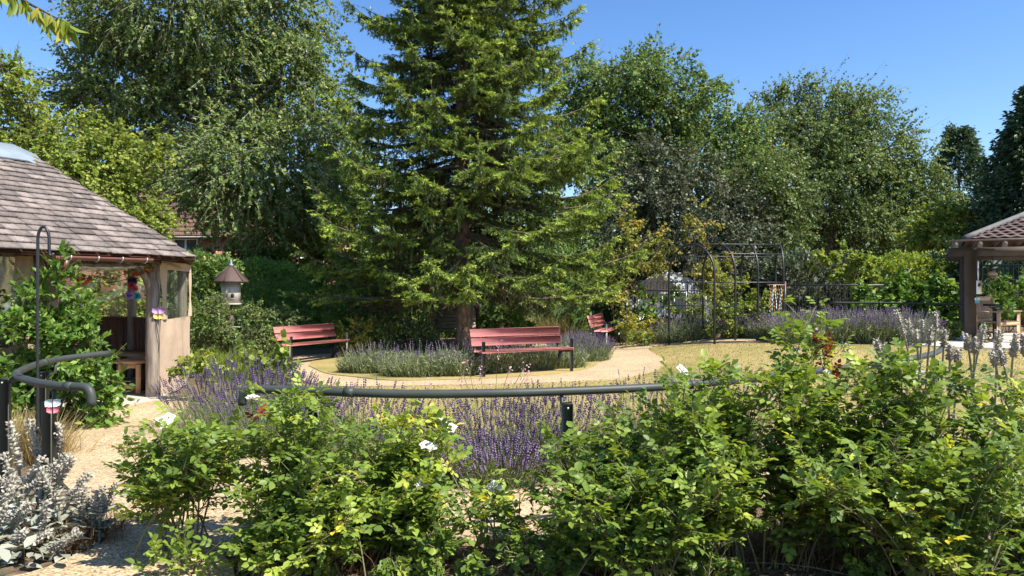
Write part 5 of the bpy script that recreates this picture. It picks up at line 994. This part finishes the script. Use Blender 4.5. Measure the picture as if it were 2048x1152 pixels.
def lavender(label,x,y,rx,ry,h,n,seed,wd=.006,spike=(.012,.05),bloom=.55,group='lavender bushes',tmpl=SPIKE,tone=.5,leafh=.62,green=1.0,rz=0):
    r=np.random.default_rng(seed); z=gz(x,y); t=thing('lavender_bush',label,'lavender',(x,y,z),0,group)
    u=r.random(n)**.5; an=r.uniform(0,6.28,n); ex,ey=u*np.cos(an),u*np.sin(an); c,s=math.cos(rz),math.sin(rz)
    X=ex*rx*.8; Y=ey*ry*.8; P=np.column_stack([x+X*c-Y*s,y+X*s+Y*c,np.full(n,0.)]); P[:,2]=terr(P[:,0],P[:,1])-.01
    D=nrm(np.column_stack([(ex*c-ey*s)*.55+r.normal(0,.16,n),(ex*s+ey*c)*.55+r.normal(0,.16,n),np.ones(n)])); dome=(1-.28*u**2)
    g=Geo(); nl=int(n*1.6*green); k=r.integers(0,n,nl); L=h*leafh*dome[k]*r.uniform(.55,1.1,nl); D2=nrm(D[k]+.22*rv(nl,r)); g.scatter(BLADE,P[k]+r.normal(0,.03,(nl,3))*[1,1,0],D2,rv(nl,r),np.column_stack([np.full(nl,wd*1.7),L,L*.3]),r.random(nl))
    # leafy side shoots over the surface
    ns=int(nl*1.8); k=r.integers(0,n,ns); q=P[k]+D[k]*(h*leafh*dome[k]*r.uniform(.2,.95,ns))[:,None]+r.normal(0,.025,(ns,3)); l2=r.uniform(.035,.08,ns)*max(1,wd/.006)**.5; g.scatter(BLADE,q,D[k]*.8+.9*rv(ns,r),rv(ns,r),np.column_stack([np.full(ns,wd*1.3),l2,l2*.3]),r.random(ns)); g.build('foliage',MT['lav_leaf'],t)
    m=int(n*bloom); k=r.permutation(n)[:m]; Lf=h*dome[k]*r.uniform(.72,1.14,m); tip=P[k]+D[k]*Lf[:,None]; g=Geo(); g.segs(P[k]+D[k]*(Lf*.45)[:,None],tip,wd*.32,wd*.25,r.random(m)); g.build('flower_stems',MT['lav_leaf'],t)
    sl=spike[1]*r.uniform(.7,1.4,m); g=Geo(); g.scatter(tmpl,tip-D[k]*(sl*.4)[:,None],D[k]+.15*rv(m,r),rv(m,r),np.column_stack([spike[0]*r.uniform(.8,1.3,m),sl,spike[0]*r.uniform(.8,1.3,m)]),np.clip(r.normal(tone,.25,m),0,1)); tag(g.build('bloom',MT['lav_bloom'],t),kind='stuff'); return t
def Lp(px,py): return gp(px,py)
near_l=[((-3.05,8.35),.75,.75,.80,900,'broad purple lavender by the gazebo path, leftmost of the near row'),((-2.35,7.45),.62,.6,.74,800,'purple lavender partly behind the left roses'),((-1.45,6.95),.60,.5,.68,620,'purple lavender seen above the left roses under the handrail'),((-0.80,6.62),.42,.4,.62,330,'small open purple lavender left of the lawn gap'),((-0.05,6.45),.52,.48,.67,760,'tall purple lavender filling the gap between the rose bushes'),((0.42,6.62),.42,.45,.72,520,'purple lavender behind the handrail post'),((-0.12,6.02),.34,.26,.42,420,'low dark purple lavender at the path edge in the gap'),((1.3,7.3),.5,.45,.74,420,'lavender hidden behind the right rose bushes'),((2.3,8.0),.5,.45,.74,300,'lavender farther along behind the right roses')]
for k,((x,y),rx,ry,h,n,lab) in enumerate(near_l): lavender(lab,x,y,rx,ry,h,n,200+k,wd=.0055,spike=(.023,.070),bloom=.50 if k!=6 else 1.0,tone=.32 if k!=6 else .85)
ring_l=[((745,748),.78,.5,.60,'round lavender at the left end of the ring bed'),((835,756),.80,.5,.60,'grey green lavender left of the nearest red bench'),((905,754),.62,.5,.62,'grey green lavender at the left leg of the nearest bench'),((990,748),.62,.5,.58,'lavender behind the nearest bench, left half of its seat'),((1060,742),.62,.5,.58,'lavender behind the nearest bench, right half of its seat'),((1120,738),.6,.5,.60,'lavender behind the right end of the nearest bench'),((1165,722),.72,.75,.64,'tall purple lavender right of the nearest bench'),((1150,714),.5,.5,.52,'tall purple lavender between the two right hand benches')]
for k,((px,py),rx,ry,h,lab) in enumerate(ring_l):
    x,y=Lp(px,py+4); lavender(lab,x,y+.45,rx,ry,h,950,220+k,wd=.011,spike=(.022,.06),bloom=.16 if k<6 else .85,tmpl=SPIKE_FAR,tone=.7 if k<6 else .5,leafh=.8 if k<6 else .62)
far_l=[((1385,684),.85,.6,.68,'round grey lavender at the foot of the first hoop'),((1345,676),.5,.5,.6,'lavender left of the first hoop'),((1500,678),.55,.5,.6,'lavender at the foot of the middle hoops'),((1545,680),.5,.5,.62,'lavender at the foot of the last hoop'),((1620,686),.75,.6,.72,'far lavender first in the row below the thin handrail'),((1690,687),.75,.6,.74,'far lavender second in the row below the thin handrail'),((1760,688),.75,.6,.74,'far lavender third in the row below the thin handrail'),((1825,689),.75,.6,.72,'far lavender at the right end of the row by the patio'),((1235,682),.6,.5,.55,'lavender under the seat of the end on bench')]
for k,((px,py),rx,ry,h,lab) in enumerate(far_l):
    x,y=Lp(px,py); lavender(lab,x,y+.45,rx,ry,h,1050,240+k,wd=.013,spike=(.024,.065),bloom=.65 if k>3 and k<8 else .4,tmpl=SPIKE_FAR,tone=.7,leafh=.74)
def lambs_ear(label,x,y,spikes,n_leaf,seed,spread=.5,group='woolly grey plants',leaf=.12):
    r=np.random.default_rng(seed); z=gz(x,y); t=thing('lambs_ear',label,'plant',(x,y,z),0,group)
    g=Geo(); P=np.column_stack([x+r.normal(0,spread*.5,n_leaf),y+r.normal(0,spread*.35,n_leaf),np.zeros(n_leaf)]); P[:,2]=terr(P[:,0],P[:,1])+r.uniform(0,.14,n_leaf); L=leaf*r.uniform(.6,1.3,n_leaf); D=nrm(np.column_stack([r.normal(0,1,n_leaf),r.normal(0,1,n_leaf),r.uniform(-.1,.9,n_leaf)])); g.scatter(LEAF6,P,D,rv(n_leaf,r)*.5+np.array([0,0,1]),np.column_stack([L*.6,L,L]),r.random(n_leaf)); g.build('leaves',MT['lamb_leaf'],t)
    for (sx,sy,tx,ty,tz,sl) in spikes:
        sx+=r.normal(0,.09); sy+=r.normal(0,.06); zb=gz(sx,sy); P=bez((sx,sy,zb),(sx+.15*(tx-sx),sy+.15*(ty-sy),zb+.6*(tz-zb)),(tx,ty,tz),9); g=Geo(); sl*=1.35; g.tube(P,np.linspace(.010,.008,9),6); d=nrm(P[-1]-P[-3])
        tl=np.linalg.norm(P[-1]-P[0]); m=9; f=np.linspace(.12,.74,m).repeat(2); q=np.array([P[int(v*8)] for v in f]); an=r.uniform(0,6.28,m*2); DD=np.column_stack([np.cos(an),np.sin(an),np.full(2*m,.5)]); LL=np.linspace(1.15,.5,m).repeat(2)*leaf*.9; g.scatter(LEAF6,q,DD,np.tile([0,0,1.],(2*m,1))+.3*rv(2*m,r),np.column_stack([LL*.55,LL,LL]),r.random(2*m)); st=g.build('flower_stalk',MT['lamb_leaf'],t)
        g=Geo(); rw=.046*r.uniform(.85,1.2); g.scatter(WOOL,(P[-1]-d*sl)[None],d[None],rv(1,r),np.array([[rw,sl,rw]]),np.array([r.uniform(.3,.8)]))
        k=110; s=r.random(k); a2=r.uniform(0,6.28,k); u=nrm(np.cross(d,[.3,1,.1])); v=np.cross(d,u); o=u*np.cos(a2)[:,None]+v*np.sin(a2)[:,None]; g.scatter(LEAF4,P[-1]-d*sl*(1-s)[:,None]+o*rw*.30,o+.4*rv(k,r)+d*.3,rv(k,r),np.column_stack([np.full(k,.014),np.full(k,.026),np.full(k,.016)]),np.clip(r.normal(.6,.3,k),0,1)); g.build('flower_spike',MT['lamb_spike'],st)
    return t
def spk(px,py,Y,bx,by,sl=.16):
    b=np.array(gp(bx,by)); tpt=at(px,py,Y); return (b[0],b[1],tpt[0],tpt[1],tpt[2],sl)
A=[spk(22,842,4.95,20,1060,.24),spk(58,838,4.9,45,1055,.22),spk(118,852,4.85,90,1050,.24),spk(8,905,4.8,10,1080,.2),spk(88,915,4.8,60,1070,.2),spk(134,908,4.8,100,1065,.18),spk(145,912,4.75,105,1072,.18),spk(112,925,4.7,90,1080,.17)]
B=[spk(180,945,4.75,130,1085,.17),spk(172,972,4.7,130,1090,.14),spk(152,985,4.7,120,1090,.13),spk(195,980,4.7,150,1090,.13),spk(208,975,4.75,160,1085,.15),spk(238,965,4.8,170,1080,.18),spk(160,1065,4.4,120,1110,.14)]
D_=[spk(30,950,4.5,30,1100,.22),spk(15,1010,4.4,20,1115,.22),spk(60,1005,4.45,50,1105,.2),spk(95,1000,4.5,80,1100,.2),spk(45,1060,4.35,40,1120,.16),spk(80,935,4.6,70,1090,.22),spk(0,955,4.5,0,1100,.2),spk(100,1065,4.4,85,1110,.14)]
lambs_ear('tall woolly grey spikes around the left handrail posts',-3.35,4.95,A,120,301,.55)
lambs_ear('woolly grey spikes leaning right over the path edge',-2.85,4.7,B,110,302,.4)
lambs_ear('woolly grey spikes in the bottom left corner with broad pale leaves',-3.1,4.4,D_,150,303,.55,leaf=.11)
E=[spk(1640,655,5.9,1660,950,.16),spk(1690,688,6.0,1700,940,.14),spk(1793,620,6.3,1790,930,.2),spk(1752,680,6.2,1760,935,.14),spk(1818,640,6.4,1815,930,.2),spk(1845,640,6.4,1840,928,.18),spk(1832,660,6.3,1835,930,.15),spk(1768,690,6.1,1770,935,.12)]
F_=[spk(1872,625,6.4,1870,925,.14),spk(1890,660,6.3,1885,925,.16),spk(1862,655,6.3,1865,928,.14),spk(1932,668,6.1,1930,935,.16),spk(1950,675,6.0,1948,938,.14),spk(1970,650,6.1,1965,935,.2),spk(1900,690,6.1,1900,935,.14)]
G_=[spk(1998,660,6.0,1995,940,.2),spk(2030,668,5.9,2025,940,.22),spk(2048,672,5.9,2045,940,.2),spk(2000,700,5.8,1998,945,.16),spk(1985,705,5.8,1985,945,.14),spk(2065,650,5.9,2060,940,.2),spk(1915,700,5.9,1915,940,.12)]
for lab,x,s,sd in (('sunlit woolly grey spikes rising behind the right roses toward the far lavender',2.9,E,304),('shaded woolly grey spikes in front of the shelter post',3.5,F_,305),('dark woolly grey spikes at the right edge behind the roses',3.9,G_,306)): lambs_ear(lab,x,6.1+.1*(sd-304),s,60,sd,.4)

# ------------------------------------------------------------------ rose bushes
def rose(label,base,tips,seed,side=16,leaf=.045,flowers=(),group='rose bushes',spread=.16,spent=14,red=0,low=.2,dense=1.0,yellow=0.0):
    r=np.random.default_rng(seed); x,y=base; z=gz(x,y); t=thing('rose_bush',label,'rose bush',(x,y,z),0,group); g=Geo(); lv=Geo(); rd=Geo(); sp=Geo()
    LP=[];LD=[];LT=[];LS=[];ends=[]
    def compound(p,d,size,tone,tgt):
        k=5 if r.random()<.75 else 3; up=nrm(np.array([0,0,1.])+.55*rv(1,r)[0]); s_=nrm(np.cross(d,up)); N=np.cross(s_,d); Lr=size*2.1; g.segs([p],[p+d*Lr],.0014,.001)
        pos=[(1.0,0,1.15)]+[(.72,1,1.0),(.72,-1,1.0)]+([(.40,1,.8),(.40,-1,.8)] if k==5 else [])
        for f,sg,sc in pos:
            dd=d if sg==0 else nrm(d*.55+s_*sg*.95+np.array([0,0,-.08])); nn=nrm(N+.35*rv(1,r)[0]); q=p+d*Lr*f*(.98 if sg==0 else 1); tgt.append((q,dd,nn,size*sc*r.uniform(.85,1.15),np.clip(tone+r.normal(0,.06),0,1)))
    NL=[];RL=[]
    for tp in tips:
        tp=np.array(tp,float); b=np.array([x+r.normal(0,spread),y+r.normal(0,spread*.6),z-.02]); mid=b+(tp-b)*np.array([.28,.28,.62])+r.normal(0,.04,3); P=bez(b,mid,tp,10); rr=r.uniform(.005,.0085); g.tube(P,np.linspace(rr,.0026,10),5,cap=False); ct=r.normal(.42,.17)+ (yellow if r.random()<.5 else 0)
        ns=int(side*dense*(0.6+0.4*np.linalg.norm(tp-b))); 
        for s in r.uniform(low,1.0,ns):
            i=min(8,int(s*9)); p=P[i]+(P[i+1]-P[i])*(s*9-i); dax=nrm(P[i+1]-P[i]); d=nrm(.5*dax+rv(1,r)[0]*np.array([1,1,.6])+np.array([0,0,.25])); L=r.uniform(.08,.24)*(1.15-.4*s); e=p+d*L+np.array([0,0,.03]); g.segs([p],[e],.0026,.0016); ends.append(e)
            for q in range(r.integers(3,6)):
                f=r.uniform(.25,1.0); pp=p+(e-p)*f; dd=nrm(d*.4+rv(1,r)[0]*np.array([1,1,.45])+np.array([0,0,.12])); compound(pp,dd,leaf*r.uniform(.65,1.15),ct+r.normal(0,.13)+.16*(s-.55),NL)
        for q in range(3): compound(P[-1]-dax*.03*q,nrm(dax*.6+rv(1,r)[0]),leaf*r.uniform(.6,.9),ct+.2,NL)
        ends.append(P[-1])
    def put(Ls,mat,name):
        if not Ls: return
        q=np.array([a[0] for a in Ls]);d=np.array([a[1] for a in Ls]);n=np.array([a[2] for a in Ls]);s=np.array([a[3] for a in Ls]);tn=np.array([a[4] for a in Ls]); gg=Geo(); gg.scatter(LEAF6,q,d,n,np.column_stack([s*.95,s,s*1.3]),tn); gg.build(name,mat,t)
    for k in range(red):
        RL=[]; p=np.array(tips[k%len(tips)],float)+r.normal(0,.02,3)+np.array([0,0,.02])
        for q in range(5): compound(p+np.array([0,0,.015*q]),nrm(rv(1,r)[0]+np.array([0,0,.8])),leaf*.62,r.random(),RL)
        put(RL,MT['rose_red'],'young_shoot')
    st=g.build('canes',MT['green_stem'],t); put(NL,MT['rose'],'foliage')
    if spent:
        gg=Geo(); ee=np.array(ends); c=ee[r.permutation(len(ee))[:spent]]; c=c+np.array([0,0,.02]); m=9; q=np.repeat(c,m,0)+r.normal(0,.007,(len(c)*m,3)); k=len(q); gg.scatter(LEAF4,q,rv(k,r)+np.array([0,0,.5]),rv(k,r),np.column_stack([np.full(k,.009),np.full(k,.03),np.full(k,.03)]),r.random(k)); tag(gg.build('spent_bloom',MT['spent'],t),kind='stuff')
    for (fx,fy,fY,fr) in flowers:
        c=at(fx,fy,fY); gg=Geo(); m=9; ax=nrm(np.array([r.normal(0,.35),-.55+r.normal(0,.25),.8])); u=nrm(np.cross(ax,[1,.2,.1])); v=np.cross(ax,u)
        for q in range(m):
            an=q*6.283/5+r.normal(0,.15); lay=q//5; o=u*math.cos(an)+v*math.sin(an); d=nrm(o+ax*(.22+.5*lay)+.12*rv(1,r)[0]); n=nrm(ax-o*(.3+.4*lay)); L=fr*1.35*(1-.25*lay); gg.scatter(LEAF6,(c+o*.004)[None],d[None],n[None],np.array([[L*1.25,L,L*1.2]]),np.array([r.random()]))
        f=gg.build('flower',MT['petal'],t); gg=Geo(); k=26; gg.scatter(LEAF4,np.repeat((c+ax*.004)[None],k,0),ax+.7*rv(k,r),rv(k,r),np.column_stack([np.full(k,.005),np.full(k,fr*.3),np.full(k,.01)]),r.random(k)); gg.build('stamens',MT['stamen'],f)
        e=np.array(ends); b=e[np.argmin(np.linalg.norm(e-c+np.array([0,0,.05]),axis=1))]; gs=Geo(); gs.segs([b],[c],.002,.0016); gs.build('flower_stalk',MT['green_stem'],f)
    return t
def tips(pts,Y,extra,seed,dY=.28,box=None):
    r=np.random.default_rng(seed); T=[at(px,py,Y+r.uniform(-dY,dY)) for px,py in pts]
    x0,x1=min(p[0] for p in pts),max(p[0] for p in pts); xs=np.array([p[0] for p in pts]);ys=np.array([p[1] for p in pts]); o=np.argsort(xs)
    for k in range(extra):
        px=r.uniform(x0,x1); yt=np.interp(px,xs[o],ys[o]); T.append(at(px,yt+r.uniform(15,box or 260),Y+r.uniform(-dY,dY)*1.4))
    return T
rose('white rose bush left of all, arching over the path',(-1.95,4.45),tips([(262,905),(290,925),(320,880),(360,868),(420,860),(350,900),(320,930),(470,870),(400,885)],4.45,10,401,.28,90),401,low=.42,flowers=[(322,842,4.4,.030),(338,836,4.42,.028),(330,848,4.38,.026)],spent=24)
rose('white rose bush in front of the left end of the long handrail',(-1.35,4.42),tips([(500,865),(545,825),(582,785),(600,780),(635,815),(560,845),(620,860),(680,870),(520,890)],4.38,18,402),402,flowers=[(505,796,4.42,.032)],spent=24,red=1)
rose('white rose bush with yellowing leaves beside the lavender gap',(-0.72,4.38),tips([(700,862),(760,847),(810,842),(850,847),(880,872),(890,932),(870,972),(730,892),(895,1002)],4.36,19,403),403,flowers=[(852,890,4.3,.028),(866,897,4.28,.026),(845,968,4.2,.034),(887,935,4.3,.02),(884,842,4.4,.024),(902,856,4.4,.028)],spent=10,yellow=.30)
rose('low sparse rose shoots before the lavender gap',(-0.1,4.3),tips([(930,985),(985,975),(1040,985),(1020,1030),(950,1040),(1080,1060),(900,1050)],4.3,4,404,.2,90),404,side=5,flowers=[(990,972,4.32,.036)],spent=2,low=.4)
rose('rose bush covering the handrail post',(0.52,4.32),tips([(1090,955),(1120,900),(1160,880),(1200,850),(1250,865),(1100,1010),(1300,840),(1180,920),(1330,880)],4.32,21,405),405,flowers=[],spent=24,yellow=.1)
rose('dense rose bush right of the handrail post with dry blooms',(1.15,4.30),tips([(1330,788),(1370,773),(1420,763),(1460,756),(1500,768),(1390,818),(1450,828),(1350,848),(1520,788)],4.3,22,406),406,flowers=[(1365,742,4.4,.036),(1345,762,4.42,.022),(1592,700,4.7,.026)],spent=44,red=0)
rose('tall rose bush with red young shoots and one long bare stem',(1.72,4.32),tips([(1545,775),(1590,755),(1632,612),(1650,785),(1610,810),(1700,775),(1570,840),(1740,760),(1680,840),(1560,740)],4.32,21,407),407,flowers=[(1655,745,4.4,.02)],spent=10,red=0,yellow=.06)
rose('rose bush with pale dry flower heads at right',(2.3,4.32),tips([(1760,749),(1800,759),(1840,734),(1850,794),(1900,779),(1790,814),(1940,804),(1870,834),(1720,734)],4.32,21,408),408,flowers=[(1925,782,4.3,.030),(1838,748,4.35,.022)],spent=52)
rose('rose bush filling the right edge of the picture',(3.0,4.34),tips([(1950,814),(2000,774),(2040,789),(2090,774),(2020,834),(1980,874),(2130,804),(2060,874)],4.34,21,409),409,spent=10)
rose('shaded rose bush in the lower right foreground',(2.15,3.75),tips([(1600,930),(1700,900),(1780,880),(1830,1010),(1900,900),(1980,880),(2060,880),(1750,960),(1650,980)],3.8,9,410,.2,120),410,flowers=[(1822,1028,3.72,.026)],spent=5,low=.15)
rose('shaded rose bush in the lower middle foreground',(0.75,3.85),tips([(1100,960),(1180,930),(1260,900),(1340,900),(1420,910),(1500,930),(1220,1000),(1330,1000),(1440,1010)],3.9,9,411,.2,120),411,spent=5,low=.15)
rose('shaded lower rose bush below the left white roses',(-1.25,4.0),tips([(520,985),(560,960),(620,940),(700,950),(800,990),(580,1010),(660,1020),(540,1040),(760,1040)],4.1,9,412,.2,110),412,spent=5,low=.15)
rose('small low rose sprig at the bottom edge beside the path',(-1.85,4.08),tips([(355,1125),(380,1118),(400,1125),(365,1135)],4.08,0,413,.06,30),413,side=4,spent=0,low=.4)
def red_shoot(label,px,py,Y,seed):
    r=np.random.default_rng(seed)
red=rose('red leaved young rose shoots among the right roses',(1.85,4.45),[at(1650,700,4.5),at(1640,715,4.45),at(1665,770,4.4),at(1655,725,4.45)],414,side=1,spent=0,red=8,low=.9,spread=.05)
for k,(px,py,h,lab) in enumerate(((1530,1100,.34,'brown dried grass under the tall rose bush with red shoots'),(1640,1110,.30,'brown dried grass under the roses with pale dry heads'),(1180,1120,.26,'brown dried grass below the rose bush at the handrail post'),(700,1125,.26,'brown dried grass below the yellowing white roses'),(1830,1115,.32,'brown dried grass under the roses near the right edge'))):
    x,y=gp(px,py); grass_clump(lab,x,y,420,h,.42,'brown_grass',130+k,.005,.9)
for k,(cl,lab) in enumerate((([(560,1100,20),(600,1115,22),(640,1105,20),(520,1110,16)],'low leafy seedling patch at the foot of the left white roses'),([(780,1110,22),(830,1118,22),(880,1108,20),(930,1118,18)],'low leafy seedling patch before the lavender gap'),([(1060,1110,22),(1110,1118,22),(1260,1112,22),(1320,1118,24),(1390,1112,22)],'low leafy seedling patch along the bottom edge right of the gap'),([(1480,1125,20),(1720,1120,24),(1780,1112,24),(1920,1118,24),(1990,1112,24)],'low leafy seedling patch in the bottom right corner'))):
    shrub(lab,4.05,cl,'rose',900,.04,140+k,name='ground_plant',cat='plant',tmpl=LEAF6,asp=.9,trunk_r=.004,twig=.10,per=6,green=True)
# pink gaura stems before the ring path
def gaura():
    r=np.random.default_rng(77); x,y=-0.25,7.3; t=thing('gaura_plant','slender stems with tiny pink flowers in front of the nearest bench','flower',(x,y,0)); 
    for px,py in((935,728),(960,740),(1018,742),(1055,745),(1048,735),(998,690),(925,745),(860,765),(980,780)):
        tp=at(px,py,7.2+r.uniform(-.2,.2)); g=Geo(); P=bez((x+r.normal(0,.1),y,0),(x+.5*(tp[0]-x),y,.6*tp[2]),tp,8); g.tube(P,.0022,4); s=g.build('stem',MT['green_stem'],t); k=24; q=P[-1]+np.column_stack([r.normal(0,.022,k),r.normal(0,.022,k),r.uniform(-.13,.05,k)]); g=Geo(); g.scatter(LEAF4,q,rv(k,r),rv(k,r),np.column_stack([np.full(k,.016),np.full(k,.022),np.full(k,.02)]),r.random(k)); g.build('flower',MT['pink'],s)
gaura()
# cherry tree just outside the left edge, one leafy branch hanging into the picture
def cherry():
    r=np.random.default_rng(88); b=np.array([-3.9,3.0,0.]); t=thing('cherry_tree','cherry branch with long drooping yellow green leaves in the top left corner','tree',b); g=Geo(); g.tube([b,b+[.02,0,1.2],b+[0,.05,2.4],b+[.1,0,3.6]],[.09,.08,.065,.04],9)
    P=spline(np.array([b+[.02,0,2.4],at(-330,-60,3.0)+[0,0,.05],at(-120,-50,3.0),at(0,-22,3.0),at(60,8,3.0),at(105,32,3.0),at(143,50,3.0)]),8); g.tube(P,np.linspace(.014,.002,len(P)),6); g.build('trunk',MT['bark'],t); n=len(P); LP=[];LD=[];k=0
    for i in np.linspace(n*.35,n-1,30).astype(int):
        for q in range(2): LP.append(P[i]); d=nrm(np.array([r.normal(.15,.35),r.normal(0,.4),-1.0])); LD.append(d)
    LP.append(P[-1]); LD.append(nrm(np.array([.8,0,-.45]))); m=len(LP); L=r.uniform(.065,.115,m); g=Geo(); g.scatter(LEAF6,np.array(LP)+r.normal(0,.006,(m,3)),np.array(LD),rv(m,r),np.column_stack([L*.45,L,L]),r.random(m)); g.build('foliage',MT['cherry_leaf'],t)
    for k in range(4): P2=bez(b+[.08,0,3.3],b+[r.normal(0,.5),r.normal(0,.5),3.9],b+[r.normal(-.4,.6),r.normal(0,.6),4.3],6); gg=Geo(); gg.tube(P2,np.linspace(.03,.006,6),6); m=120; q=P2[r.integers(2,6,m)]+r.normal(0,.25,(m,3)); gg.build('limb',MT['bark'],t); gg=Geo(); gg.scatter(LEAF6,q,rv(m,r)+np.array([0,0,-1]),rv(m,r),np.column_stack([np.full(m,.045),np.full(m,.085),np.full(m,.08)]),r.random(m)); gg.build('foliage',MT['cherry_leaf'],t)
cherry()
